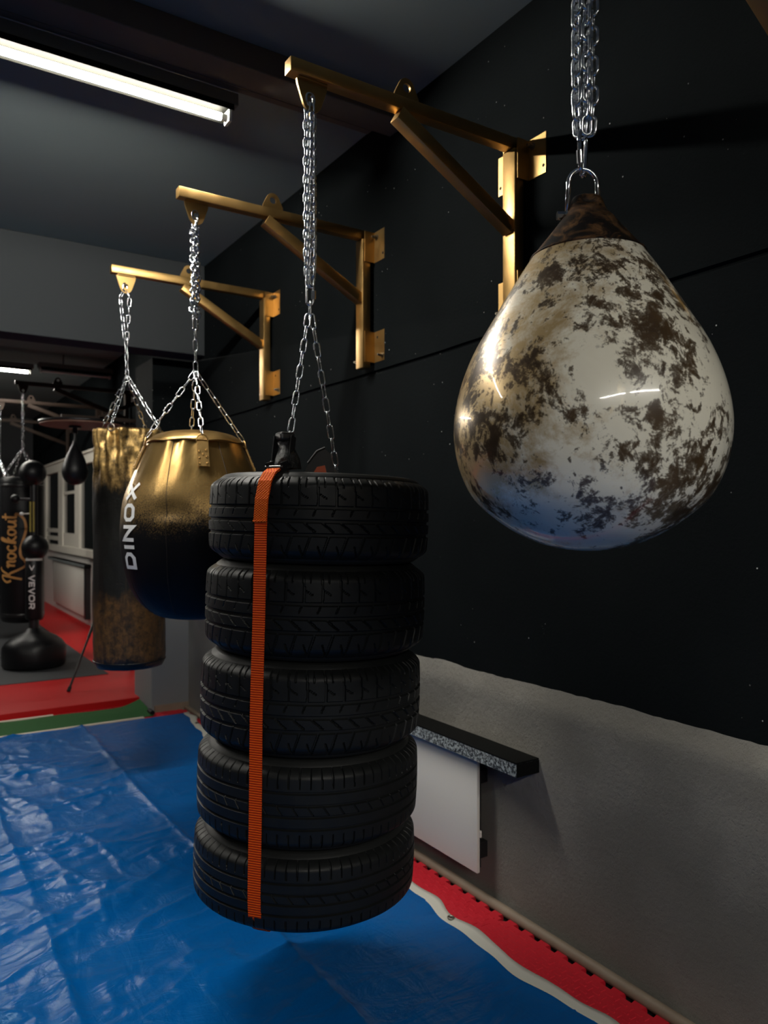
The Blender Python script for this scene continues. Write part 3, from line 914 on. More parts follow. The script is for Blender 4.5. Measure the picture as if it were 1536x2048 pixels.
# grip pad lying in the tyre mouth behind the left chain leg
gp = thing('rubber_grip', P3(C1, 0.015, 0.215, 1.50), 'black rubber grip with an orange inside lying on the top tyre', 'grip')
cgp = P3(C1, 0.015, 0.215, 1.506)
gpoly = [(-0.062, 0.0), (-0.040, 0.045), (-0.012, 0.082), (0.012, 0.092), (0.030, 0.075), (0.045, 0.04), (0.062, 0.0)]
obj('shell', MB().prism(gpoly, 0.05, lambda a, b, qq: cgp + RGT * a + FWD * qq + Vector((0, 0, b + 0.032))), 'black_plastic', gp, 40)
obj('rim', MB().tube([cgp + RGT * a - FWD * 0.026 + Vector((0, 0, b + 0.034)) for a, b in gpoly[1:4]], 0.0035, 8), 'sidewall', gp, 60)
obj('inlay', MB().prism([(-0.03, 0.005), (-0.012, 0.035), (0.012, 0.04), (0.02, 0.005)], 0.004, lambda a, b, qq: cgp + RGT * a + FWD * (qq - 0.027) + Vector((0, 0, b + 0.032))), 'red_plastic', gp)

# ================================================================ WATER BAG
Cw = Ca + RGT * 0.006
prof = [(0, 1.3575), (0.030, 1.3590), (0.068, 1.3660), (0.111, 1.3830), (0.152, 1.4090), (0.191, 1.4440), (0.214, 1.4870), (0.2250, 1.530), (0.2275, 1.573), (0.2215, 1.6157),
        (0.2090, 1.6586), (0.1905, 1.7014), (0.1655, 1.744), (0.1400, 1.787), (0.1185, 1.8215), (0.0935, 1.860)]
pp = [(p.x, p.y) for p in catmull([(a, b, 0) for a, b in prof], 5)]
wb = thing('water_bag', (Cw.x, Cw.y, 1.3575), 'teardrop water punching bag with mottled cream and brown skin', 'punching bag')
obj('shell', MB().lathe([(max(r, 0), z) for r, z in pp], (Cw.x, Cw.y, 0), 128), 'aqua', wb, 180)
cp = catmull([(0.0945, 1.8592, 0), (0.078, 1.8795, 0), (0.0625, 1.8986, 0), (0.0475, 1.918, 0), (0.0355, 1.9345, 0), (0.030, 1.946, 0), (0.027, 1.955, 0), (0.022, 1.962, 0), (0.012, 1.965, 0)], 4)
def flat_top(a, r, z):
    if z < 1.925: return r
    f = min(1, (z - 1.925) / 0.02); an = a - (-TH)
    return r * (1 - f * 0.45 * abs(math.sin(an)) ** 1.5)
cn = obj('neck_cone', MB().lathe([(0.0925, 1.8575), (0.0955, 1.8575)] + [(p.x, p.y) for p in cp] + [(0, 1.965)], (Cw.x, Cw.y, 0), 96, flat_top), 'cone', wb, 60)
cn['label'] = 'dark brown worn cone at the neck'
obj('neck_seam', MB().tube([(Cw.x + 0.0955 * math.cos(2 * PI * i / 80), Cw.y + 0.0955 * math.sin(2 * PI * i / 80), 1.8578) for i in range(80)], 0.0018, 6, True), 'cone', wb)
sk = MB()
cs = P3(Ca, -0.002, 0, 0); sw = 0.0245
pts = [cs + RGT * (-sw - .002) + Vector((0, 0, 1.932)), cs + RGT * -sw + Vector((0, 0, 1.985))]
pts += [cs + RGT * (sw * math.cos(a)) + Vector((0, 0, 1.985 + 0.024 * math.sin(a))) for a in np.linspace(PI - 0.15, 0.15, 14)]
pts += [cs + RGT * sw + Vector((0, 0, 1.985)), cs + RGT * (sw + .002) + Vector((0, 0, 1.932))]
s_o = obj('shackle', sk.tube(pts, 0.0040, 12), 'chrome', wb, 180); s_o['label'] = 'chrome bow shackle'
pin = MB().cyl(cs + RGT * -0.031 + Vector((0, 0, 1.930)), cs + RGT * 0.031 + Vector((0, 0, 1.930)), 0.0045, n=14)
pin.cyl(cs + RGT * -0.044 + Vector((0, 0, 1.930)), cs + RGT * -0.031 + Vector((0, 0, 1.930)), 0.0075, n=8)
pin.cyl(cs + RGT * -0.030 + Vector((0, 0, 1.930)), cs + RGT * -0.021 + Vector((0, 0, 1.930)), 0.0075, n=16)
pin.cyl(cs + RGT * 0.021 + Vector((0, 0, 1.930)), cs + RGT * 0.030 + Vector((0, 0, 1.930)), 0.0075, n=16)
obj('pin', pin, 'chrome', s_o, 40)
# carabiner between chain and shackle
cb = thing('carabiner', P3(Ca, 0, 0, 2.0), 'chrome snap hook joining the thick chain to the shackle', 'carabiner')
dirc = (RGT * 0.55 + FWD * 0.83).normalized()
pc = [(-0.006, 0.000), (0.004, -0.002), (0.010, 0.006), (0.013, 0.02), (0.016, 0.045), (0.018, 0.062), (0.014, 0.073), (0.003, 0.077), (-0.009, 0.072), (-0.016, 0.060), (-0.017, 0.05)]
obj('hook_body', MB().tube([P3(Ca, -0.002, 0, 2.0) + dirc * a + Vector((0, 0, b)) for a, b in [tuple(p)[:2] for p in catmull([(a, b, 0) for a, b in pc], 5)]], 0.0040, 10), 'chrome', cb, 180)
obj('gate', MB().tube([P3(Ca, -0.002, 0, 2.0) + dirc * a + Vector((0, 0, b)) for a, b in ((-0.017, 0.052), (-0.0155, 0.03), (-0.012, 0.012), (-0.007, 0.0005))], 0.0036, 10), 'chrome', cb, 180)
g0 = P3(Ca, -0.002, 0, 2.0)
obj('gate_sleeve', MB().cyl(g0 + dirc * -0.0158 + Vector((0, 0, .035)), g0 + dirc * -0.0125 + Vector((0, 0, .014)), 0.0058, n=14), 'chrome', cb, 40)

# ================================================================ ROUND GOLD BAG
Cr = C2 + RGT * 0.003
rz0 = 1.0265
prof = [(0, 1.0265), (0.08, 1.0300), (0.152, 1.048), (0.207, 1.0935), (0.246, 1.156), (0.269, 1.234), (0.2785, 1.312), (0.2800, 1.39), (0.2680, 1.488), (0.2310, 1.586), (0.1780, 1.705)]
pp = [(max(p.x, 0), p.y) for p in catmull([(a, b, 0) for a, b in prof], 6)]
TOC2 = math.atan2(-C2.y, -C2.x)           # azimuth towards the camera
def rb_disp(a, r, z):
    d = 0.0
    an = (a - TOC2 + PI) % (2 * PI) - PI      # + is to the camera's left... sign settled below
    # a soft dent under the front tab, pull folds below the rim
    d += -0.010 * math.exp(-(((an - DENT_A) / 0.22) ** 2) - ((z - 1.44) / 0.035) ** 2)
    d += 0.008 * math.exp(-(((an - DENT_A) / 0.22) ** 2) - ((z - 1.40) / 0.016) ** 2)
    f = max(0.0, min(1.0, (z - 1.54) / 0.16))
    d += 0.004 * f * math.sin(a * 11 + 3 * math.sin(a * 3)) + 0.003 * (float(vnoise(a * 6, z * 14, 2)) - .5)
    return r + d
LSIGN = -1.0                               # increasing azimuth goes to the camera's right for a thing ahead of it
DENT_A = -0.32 if LSIGN < 0 else 0.32
rbg = thing('uppercut_bag', (Cr.x, Cr.y, rz0), 'round bulging punching bag with gold top fading to black', 'punching bag')
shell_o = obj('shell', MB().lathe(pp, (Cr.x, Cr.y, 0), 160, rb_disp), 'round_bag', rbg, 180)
lid = [(0.178, 1.704), (0.181, 1.709), (0.179, 1.7135), (0.170, 1.722), (0.145, 1.738), (0.11, 1.749), (0.06, 1.755), (0, 1.757)]
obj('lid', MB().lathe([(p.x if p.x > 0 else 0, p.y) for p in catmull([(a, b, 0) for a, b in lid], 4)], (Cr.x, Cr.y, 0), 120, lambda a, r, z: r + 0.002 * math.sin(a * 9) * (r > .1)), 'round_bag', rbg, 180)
obj('rim_piping', MB().tube([(Cr.x + 0.1815 * math.cos(2 * PI * i / 100), Cr.y + 0.1815 * math.sin(2 * PI * i / 100), 1.7075 + 0.002 * math.sin(i * .5)) for i in range(100)], 0.004, 8, True), 'gold', rbg, 180)
pz = [p[1] for p in pp]; pr_ = [p[0] for p in pp]
def rb_r(z): return float(np.interp(z, pz, pr_))
def on_round(az, z, off=0.0):
    """az measured from the direction to the camera, + to the camera's right"""
    a = TOC2 + az
    r = rb_disp(a, rb_r(z), z) + off
    return Vector((Cr.x + r * math.cos(a), Cr.y + r * math.sin(a), z))
for az in (-1.15, -0.42, 0.50, 1.25, 2.0, 2.75, -1.9, -2.6):
    obj('panel_seam', MB().tube([on_round(az + 0.05 * math.sin(z * 6), z, 0.0004) for z in np.linspace(1.06, 1.70, 40)], 0.0012, 5), 'thread', rbg)
# tabs with D rings and chain legs
for i, az in enumerate((0.12, 0.12 + PI / 2, 0.12 + PI, 0.12 - PI / 2)):
    a = TOC2 + az; rd = Vector((math.cos(a), math.sin(a), 0)); tg = Vector((-math.sin(a), math.cos(a), 0))
    tb = MB(); vs = []
    zs_ = np.linspace(1.605, 1.700, 10)
    for z in zs_:
        for s, h in ((-1, 0.002), (1, 0.002), (1, 0.009), (-1, 0.009)):
            p = on_round(az, z, h) + tg * (s * 0.021)
            vs.append(p)
    fs = []
    for k in range(len(zs_) - 1):
        for q in range(4):
            l = (q + 1) % 4; fs.append((k * 4 + q, k * 4 + l, (k + 1) * 4 + l, (k + 1) * 4 + q))
    fs += [(0, 1, 2, 3), tuple(len(vs) - 4 + x for x in (3, 2, 1, 0))]
    tab = obj('tab', tb.add(vs, fs), 'gold', rbg)
    for (ss, zz) in ((-0.013, 1.615), (0.013, 1.615), (-0.013, 1.635), (0.013, 1.64), (0, 1.65), (-0.013, 1.66), (0.012, 1.665)):
        p = on_round(az, zz, 0.009) + tg * ss
        obj('rivet', MB().cyl(p, p + rd * 0.003, 0.0042, 0.0025, n=8), 'gold', tab)
    c = on_round(az, 1.700, 0.008)
    ring = [c + tg * (-0.021) + Vector((0, 0, -0.008))] + [c + tg * (0.021 * math.cos(q)) + rd * (-0.004 * math.sin(q)) + Vector((0, 0, 0.026 * math.sin(q))) for q in np.linspace(PI, 0, 12)] + [c + tg * 0.021 + Vector((0, 0, -0.008))]
    obj('d_ring', MB().tube(ring, 0.0028, 8, True), 'gold', tab, 180)
    top = P3(C2, 0.003, 0, 1.99); end = c + Vector((0, 0, 0.024)) - rd * 0.006
    run(cu, [top, end], LINK_B, 0.0395, roll0=0.4 + 0.5 * i, jit=0.2, ref=tg)

# lettering: stroke builder on 2D polylines
def stroke(pts, w, closed=False, step=0.02):
    P = [Vector((a, b, 0)) for a, b in pts]
    Q = []
    N = len(P)
    for i in range(N if closed else N - 1):
        a = P[i]; b = P[(i + 1) % N]; k = max(1, int((b - a).length / step))
        for j in range(k): Q.append((a.lerp(b, j / k), j == 0))
    if not closed: Q.append((P[-1], True))
    n_ = len(Q); L = []; R_ = []
    for i in range(n_):
        p = Q[i][0]
        pa = Q[i - 1][0] if (closed or i > 0) else None
        pb = Q[(i + 1) % n_][0] if (closed or i < n_ - 1) else None
        d0 = (p - pa).normalized() if pa is not None else None
        d1 = (pb - p).normalized() if pb is not None else None
        d0 = d0 or d1; d1 = d1 or d0
        n0 = Vector((-d0.y, d0.x, 0)); n1 = Vector((-d1.y, d1.x, 0))
        m_ = (n0 + n1); m_ = m_.normalized() if m_.length > 1e-6 else n0
        k = w / 2 / max(0.35, m_.dot(n0))
        L.append(p + m_ * k); R_.append(p - m_ * k)
    vs = [(q.x, q.y) for q in L] + [(q.x, q.y) for q in R_]
    fs = []
    for i in range(n_ if closed else n_ - 1):
        j = (i + 1) % n_
        fs.append((i, j, n_ + j, n_ + i))
    return vs, fs
def letter_strokes(ch):
    """wide block letters, cell 1.2 wide, 1 high"""
    return {
        'D': (1.15, [([(0.1, 0.1), (0.1, 0.9), (0.75, 0.9), (1.0, 0.68), (1.0, 0.32), (0.75, 0.1)], True)]),
        'I': (0.30, [([(0.12, 0.0), (0.12, 1.0)], False)]),
        'N': (1.15, [([(0.1, 0.0), (0.1, 0.95), (0.98, 0.05), (0.98, 1.0)], False)]),
        'O': (1.25, [([(0.3, 0.1), (0.1, 0.3), (0.1, 0.7), (0.3, 0.9), (0.88, 0.9), (1.08, 0.7), (1.08, 0.3), (0.88, 0.1)], True)]),
        'X': (1.20, [([(0.05, 0.0), (1.12, 1.0)], False), ([(0.05, 1.0), (1.12, 0.0)], False)]),
        'V': (1.0, [([(0.05, 1.0), (0.5, 0.05), (0.95, 1.0)], False)]),
        'E': (0.9, [([(0.85, 0.1), (0.1, 0.1), (0.1, 0.9), (0.85, 0.9)], False), ([(0.1, 0.5), (0.75, 0.5)], False)]),
        'R': (1.05, [([(0.1, 0.0), (0.1, 0.9), (0.75, 0.9), (0.9, 0.75), (0.9, 0.6), (0.75, 0.45), (0.1, 0.45)], False), ([(0.5, 0.45), (0.92, 0.0)], False)]),
    }[ch]
def word(txt, w, gap, mapf):
    """one mesh per letter; mapf(x along reading, y up) -> point"""
    x = 0; out = []
    tot = sum(letter_strokes(c)[0] for c in txt) + gap * (len(txt) - 1)
    for c in txt:
        adv, st = letter_strokes(c); mb = MB()
        for pts, cl in st:
            vs, fs = stroke(pts, w, cl, 0.06)
            mb.add([mapf((a + x) / tot, b) for a, b in vs], fs)
        x += adv + gap; out.append(mb)
    return out
# word running up the bag's left side; letter tops point to the left
Z_D, Z_X = 1.232, 1.548
LH = 0.072
def map_dinox(u, v):
    z = Z_D + (Z_X - Z_D) * u
    az = LSIGN * -1 * 0 - 1.02 - (v - 0.5) * LH / 0.27 - 0.05 * (u - .5)
    return on_round(az, z, 0.0022)
for mbw in word('DINOX', 0.25, 0.22, map_dinox):
    o = obj('letter', mbw, 'white_print', rbg, fix=False); o['label'] = 'white printed letter'

# ================================================================ TALL GOLD BAG
Ct = P3(C3, 0.024, 0.0, 0); tz0, tz1 = 0.665, 1.865
tb = thing('heavy_bag', (Ct.x, Ct.y, tz0), 'tall cylindrical punching bag in worn gold with black middle', 'punching bag')
prof = [(0, 0.665), (0.12, 0.667), (0.160, 0.675), (0.1735, 0.70)] + [(0.1765, z) for z in np.linspace(0.74, 1.70, 50)] + [(0.1755, z) for z in np.linspace(1.72, 1.85, 14)] + [(0.172, 1.862), (0.165, 1.862), (0.158, 1.85), (0.15, 1.80), (0, 1.79)]
def tb_disp(a, r, z):
    f = max(0.0, min(1.0, (z - 1.58) / 0.22))
    fold = abs(math.sin(a * 5.5 + 2.2 * math.sin(a * 2 + z * 3))) ** 2
    d = f * (-0.026 * fold + 0.026 * (float(vnoise(a * 7, z * 20, 5)) - .5) + 0.012 * (float(vnoise(a * 16, z * 26, 15)) - .5))
    d += 0.006 * (float(vnoise(a * 3.0, z * 7, 8)) - .5) + 0.003 * (float(vnoise(a * 8, z * 20, 6)) - .5)
    return r + d if r > 0.02 else r
obj('shell', MB().lathe(prof, (Ct.x, Ct.y, 0), 140, tb_disp), 'tall_bag', tb, 180)
obj('base_ring', MB().tube([(Ct.x + 0.1735 * math.cos(2 * PI * i / 90), Ct.y + 0.1735 * math.sin(2 * PI * i / 90), 0.706) for i in range(90)], 0.004, 8, True), 'black_soft', tb, 180)
TOC3 = math.atan2(-Ct.y, -Ct.x)
for i, az in enumerate((-0.55, -0.55 + PI / 2, -0.55 + PI, -0.55 - PI / 2)):
    a = TOC3 + az; rd = Vector((math.cos(a), math.sin(a), 0)); tg = Vector((-math.sin(a), math.cos(a), 0))
    c = Vector((Ct.x, Ct.y, 1.857)) + rd * 0.163
    obj('eyelet', MB().tube([c + tg * (0.017 * math.cos(q)) + Vector((0, 0, 0.004 + 0.017 * math.sin(q))) for q in np.linspace(0, 2 * PI, 16, endpoint=False)], 0.0035, 8, True), 'bolt', tb, 180)
    run(cc, [P3(C3, 0.012, 0, 2.14), c + Vector((0, 0, 0.018))], LINK_B, 0.0395, roll0=0.4 * i, jit=0.2, ref=tg)
# side tape patch and a vertical seam
seam = [(Ct.x + (tb_disp(TOC3 - .1, 0.1765, z) + .001) * math.cos(TOC3 - .1), Ct.y + (tb_disp(TOC3 - .1, 0.1765, z) + .001) * math.sin(TOC3 - .1), z) for z in np.linspace(0.72, 1.6, 50)]
obj('seam', MB().tube(seam, 0.0015, 5), 'thread', tb)

# ================================================================ BLUE SHEET
CAM_SCALE, CAM_SCALE_DZ = 1.0, 0.0
def edge_x(y):
    return float(np.interp(y, [-1, .8, 1.465, 1.65, 1.822, 2.097, 2.378, 3.0, 3.8, 4.77, 5.1, 5.45], [1.70, 1.66, 1.652, 1.625, 1.618, 1.632, 1.655, 1.66, 1.67, 1.70, 1.74, 1.79])) + 0.006 * math.sin(y * 17) + 0.004 * math.sin(y * 31 + 1)
ta = thing('tarpaulin', (0.3, 2.2, 0.0), 'creased glossy blue sheet with white hem spread on the floor', 'tarpaulin')
NXT, NYT = 300, 520
ty = np.linspace(-1.0, 5.44, NYT); tx = np.linspace(0, 1, NXT)
ex = np.array([edge_x(y) for y in ty])
XX = -1.1 + (ex[:, None] + 1.1) * tx[None, :]
YY = np.repeat(ty[:, None], NXT, 1)
H = np.full_like(XX, 0.004)
for k, cx in enumerate((1.085, 0.43, -0.22, -0.87)):
    w = cx + 0.035 * (fbm(YY * 1.3, 0 * YY + k, 50 + k, 3) - .5) + 0.012 * (vnoise(YY * 9, 0 * YY, 60 + k) - .5)
    dd = XX - w
    am = 0.012 + 0.018 * vnoise(YY * 2.3, 0 * YY + 3, 70 + k)
    H += am * np.exp(-np.abs(dd) / np.where(dd < 0, 0.045, 0.022)) * (0.6 + 0.4 * vnoise(YY * 14, dd * 8, 80 + k))
for k, cy in enumerate((0.55, 1.5, 2.45, 3.35, 4.30)):
    w = cy + 0.12 * (fbm(XX * 1.6, 0 * XX, 90 + k, 3) - .5) + 0.10 * (XX - 0.5)
    dd = YY - w
    am = 0.012 * vnoise(XX * 3.1, 0 * XX + k, 95 + k) * np.clip((1.25 - XX) / 0.3, 0.15, 1)
    H += am * np.exp(-np.abs(dd) / 0.03)
calm = np.clip((1.35 - XX) / 0.7, 0.12, 1.0)
r1 = 1 - np.abs(2 * fbm(XX * 1.6 + YY * .9, YY * 3.4 - XX * 1.2, 11, 4) - 1)
r2 = 1 - np.abs(2 * fbm(XX * 4.2 - YY * 1.1, YY * 2.4 + XX * 3.0, 23, 3) - 1)
H += calm * (0.019 * r1 ** 6 + 0.009 * r2 ** 8 + 0.008 * fbm(XX * 2.2, YY * 2.2, 31, 2) - 0.003)
H += 0.010 * np.exp(-((ex[:, None] - XX) / 0.05)) * (vnoise(YY * 4, 0 * YY, 41) > 2)
H = np.maximum(H, 0.003)
mb = MB(); mb.v = [tuple(p) for p in np.stack([XX, YY, H], -1).reshape(-1, 3)]; mb.f = grid_faces(NYT, NXT)
obj('sheet', mb, 'blue', ta, 180)
# white hem
hv = []
HN = 400
hy = np.linspace(-1.0, 5.44, HN)
for y in hy:
    x = edge_x(y); ww = 0.043 + 0.006 * math.sin(y * 23)
    up = 0.004 + 0.010 * float(vnoise(y * 5, 0, 44)) ** 2
    for (a, z) in ((-0.003, 0.0065), (0.01, 0.0075), (ww * .6, 0.006 + up * .6), (ww, 0.004 + up), (ww, 0.002 + up)):
        hv.append((x + a, y, z))
obj('hem', MB().add(hv, grid_faces(HN, 5)), 'hem', ta, 180)['label'] = 'white hem of the blue sheet'
for y in (0.12, 1.12, 2.115, 3.12, 4.12, 5.1):
    c = Vector((edge_x(y) + 0.022, y, 0.0135))
    gm_ = obj('grommet', MB().tube([c + Vector((0.010 * math.cos(a), 0.010 * math.sin(a), 0)) for a in np.linspace(0, 2 * PI, 20, endpoint=False)], 0.0035, 8, True), 'grommet', ta, 180)
    obj('grommet_hole', MB().cyl(c + Vector((0, 0, -0.004)), c + Vector((0, 0, 0.0005)), 0.0085, n=16), 'hole', gm_)

# strips at the far edge of the sheet
tag(obj('wood_strip', MB().box((-1.2, 5.445, -0.02), (1.50, 5.475, 0.012), 0.003), 'wood'), 'long pale wooden strip along the far edge of the blue sheet', 'strip', 'pale wooden floor strips')
tag(obj('wood_strip', MB().box((-1.2, 5.86, -0.02), (0.97, 5.89, 0.012), 0.003), 'wood'), 'shorter pale wooden strip at the foot of the red raised floor', 'strip', 'pale wooden floor strips')
tfl = thing('turf_strip', (0.2, 5.66, -0.02), 'strip of dark green artificial turf before the red raised floor', 'turf')
vs = []
xs_ = np.linspace(-1.2, 1.575, 80); ysq = np.linspace(5.48, 5.855, 8)
for x in xs_:
    for y in ysq:
        vs.append((x, y - (0.03 * max(0, (x - 1.45) / .125)) * 0, 0.004 + 0.012 * float(vnoise(x * 4, y * 6, 3)) + (0.05 * max(0, (x - 1.42) / 0.155) ** 1.5) * (y - 5.48) / 0.42))
obj('pile', MB().add(vs, grid_faces(80, 8)), 'turf', tfl, 180)
obj('backing', MB().box((-1.2, 5.48, -0.02), (1.575, 5.855, 0.0)), 'black_plastic', tfl)
obj('rolled_end', MB().cyl((1.572, 5.50, 0.02), (1.572, 5.585, 0.02), 0.017, n=14), 'black_soft', tfl, 60)

# ================================================================ RADIATORS
def radiator(xw, y0, y1, z0, z1, proj, label, lab2, shelf, side=False):
    xf = xw - proj
    t = thing('radiator', (xw, y0, z0), label, 'radiator', 'flat white radiators')
    obj('front_plate', MB().box((xf, y0, z0), (xf + 0.014, y1, z1), 0.003), 'white_enamel', t, 40)
    obj('back_panel', MB().box((xf + 0.022, y0 + 0.015, z0 + 0.01), (xf + 0.032, y1 - 0.01, z1 - 0.01), 0.002), 'black_plastic', t)
    for yy in (y0 + 0.02, y1 - 0.05):
        obj('mount', MB().box((xf + 0.014, yy, z0 + 0.04), (xw, yy + 0.03, z0 + 0.10), 0.003), 'black_plastic', t)
        obj('mount', MB().box((xf + 0.014, yy, z1 - 0.10), (xw, yy + 0.03, z1 - 0.05), 0.003), 'black_plastic', t)
    obj('edge_clip', MB().box((xf + 0.010, y0 - 0.004, z0 + 0.13), (xf + 0.020, y0 + 0.01, z0 + 0.155), 0.002), 'white_enamel', t)
    if side:
        obj('side_cover', MB().box((xf - 0.005, y0 - 0.10, z0 - 0.03), (xw, y0 - 0.015, z1 + 0.015), 0.004), 'black_plastic', t)
    sx0, sx1, sy0, sy1, sz0, sz1 = shelf
    s = thing('shelf', (sx1, sy0, sz0), lab2, 'shelf', 'stone shelves over the radiators')
    obj('stone_body', MB().box((sx0, sy0, sz0), (sx1, sy1, sz1 - 0.006)), 'granite', s)
    obj('polished_top', MB().box((sx0 - 0.001, sy0 - 0.001, sz1 - 0.006), (sx1, sy1, sz1), 0.002), 'black_gloss', s)
    obj('end_cap', MB().box((sx0, sy0 - 0.003, sz0), (sx1, sy0, sz1 - 0.006)), 'black_gloss', s)
radiator(1.878, 2.155, 2.98, 0.112, 0.531, 0.078, 'white flat radiator on the grey wall beside the tyres', 'speckled black stone shelf above the radiator by the tyres', (1.762, 1.874, 1.905, 3.05, 0.543, 0.592))
radiator(2.138, 10.35, 12.6, 0.16, 0.78, 0.06, 'white radiator under the rear room windows', 'thin black shelf above the rear radiator', (2.05, 2.137, 10.2, 12.9, 0.80, 0.84), side=True)

# ================================================================ REAR ROOM THINGS
tag(obj('floor_mat', MB().box((XL + .2, 6.95, 0.05), (1.60, 14.8, 0.056), 0.002), 'grey_mat'), 'large dark grey mat on the red rear floor', 'mat')
# windows with white frames
def wy(px):
    a = (px - 768) / 1520
    f0, f1 = FWD.x, FWD.y; r0, r1 = RGT.x, RGT.y
    return (RX * r0 - a * RX * f0) / (a * f1 - r1)
wf = thing('window_1', (RX, 9.0, 1.0), 'row of white framed windows in the rear room wall', 'window')
wf['kind'] = 'structure'; del wf['category']
yA, yE = 7.6, 14.2
obj('window_sill', MB().box((RX - 0.06, yA, 0.93), (RX - 0.001, yE, 1.03), 0.004), 'window_paint', wf)
obj('window_head', MB().box((RX - 0.05, yA, 2.14), (RX - 0.001, yE, 2.27), 0.004), 'window_paint', wf)
obj('window_cap', MB().box((RX - 0.075, yA, 2.27), (RX - 0.001, yE, 2.30), 0.004), 'window_paint', wf)
posts = [(7.62, 7.74), (8.72, 8.84), (9.26, 9.80), (10.80, 11.10), (12.0, 12.34), (13.45, 13.7), (14.05, 14.2)]
for a, b in posts:
    obj('window_post', MB().box((RX - 0.045, a, 1.03), (RX - 0.001, b, 2.14), 0.004), 'window_paint', wf)
for (a, b), (c, d_) in zip(posts, posts[1:]):
    obj('pane', MB().box((RX - 0.012, b, 1.03), (RX - 0.004, c, 2.14)), 'glass', wf)
obj('glazing_bar', MB().box((RX - 0.03, 11.10, 1.78), (RX - 0.012, 12.0, 1.82)), 'window_paint', wf)
obj('glazing_bar', MB().box((RX - 0.03, 11.10, 1.03), (RX - 0.012, 12.0, 1.22)), 'window_paint', wf)
for z in (1.10, 1.22):
    obj('glazing_bar', MB().box((RX - 0.03, 12.34, z), (RX - 0.012, 13.45, z + 0.06)), 'window_paint', wf)

# rear brackets and bags
def rear_bag(px, d, dia, zb, zt, label, text=False, bracket_label=''):
    a = (px - 768) / 1520
    c = FWD * d + RGT * (a * d)
    return c
kb = FWD * 7.6 + RGT * ((45 - 768) / 1520 * 7.6)
KR = 0.20
def dark_bag(c, r, z0, z1, label, name='heavy_bag'):
    t = thing(name, (c.x, c.y, z0), label, 'punching bag', 'black bags in the rear room')
    prof = [(0, z0), (r * .7, z0 + .004), (r * .93, z0 + .02), (r, z0 + .06), (r, (z0 + z1) / 2), (r, z1 - .06), (r * .985, z1 - .01), (r * .93, z1), (r * .8, z1 - .01), (0, z1 - .02)]
    obj('shell', MB().lathe(prof, (c.x, c.y, 0), 64), 'black_soft', t, 60)
    for zz in (z0 + 0.07, z1 - 0.10):
        obj('band', MB().lathe([(r + .0005, zz), (r + .003, zz + .004), (r + .003, zz + .03), (r + .0005, zz + .034)], (c.x, c.y, 0), 64), 'black_plastic', t, 60)
    return t
b1 = bracket(kb.y, 'dull bronze bracket carrying the black bag with gold script', xt=kb.x - 0.07, xp=2.105, wall=2.15, zc=2.78, material='dull_bronze')
knb = dark_bag(kb, KR, 0.39, 1.83, 'black punching bag with gold script lettering at the left edge')
ck = thing('hanging_chain', (kb.x, kb.y, 2.72), 'grey chain above the black bag with gold script', 'chain', 'steel hanging chains')
run(ck, [(kb.x, kb.y, 2.72), (kb.x, kb.y, 2.12)], LINK_B, 0.04, 0.3)
run(ck, [(kb.x + .008, kb.y, 2.70), (kb.x + .008, kb.y, 2.14)], LINK_B, 0.04, 1.1)
TOK = math.atan2(-kb.y, -kb.x)
for i in range(4):
    a = TOK + 0.5 + i * PI / 2; rd = Vector((math.cos(a), math.sin(a), 0)); tg = Vector((-math.sin(a), math.cos(a), 0))
    e = Vector((kb.x, kb.y, 1.835)) + rd * 0.185
    run(ck, [Vector((kb.x, kb.y, 2.125)), e + Vector((0, 0, 0.02))], LINK_B, 0.04, 0.3 * i, ref=tg)
    obj('eyelet', MB().tube([e + tg * (0.02 * math.cos(q)) + Vector((0, 0, 0.02 * math.sin(q))) for q in np.linspace(0, 2 * PI, 14, endpoint=False)], 0.004, 6, True), 'bolt', knb, 180)
kb2 = Vector((1.03, 9.7, 0))
b2 = bracket(kb2.y, 'dull bronze bracket behind the one with the script bag', xt=kb2.x - 0.07, xp=2.105, wall=2.15, zc=2.78, material='dull_bronze')
dark_bag(kb2, 0.19, 0.45, 1.80, 'plain black punching bag behind the bag with gold script')
ck2 = thing('hanging_chain', (kb2.x, kb2.y, 2.72), 'grey chain of the plain black bag at the left edge', 'chain', 'steel hanging chains')
run(ck2, [(kb2.x, kb2.y, 2.72), (kb2.x, kb2.y, 2.10)], LINK_B, 0.04, 0.3)
TOK2 = math.atan2(-kb2.y, -kb2.x)
for i in range(4):
    a = TOK2 + 0.5 + i * PI / 2; rd = Vector((math.cos(a), math.sin(a), 0)); tg = Vector((-math.sin(a), math.cos(a), 0))
    run(ck2, [Vector((kb2.x, kb2.y, 2.105)), Vector((kb2.x, kb2.y, 1.80)) + rd * 0.175], LINK_B, 0.04, 0.3 * i, ref=tg)
b3 = bracket(11.6, 'dull bronze bracket furthest back in the rear room', xt=1.0, xp=2.105, wall=2.15, zc=2.78, material='dull_bronze')

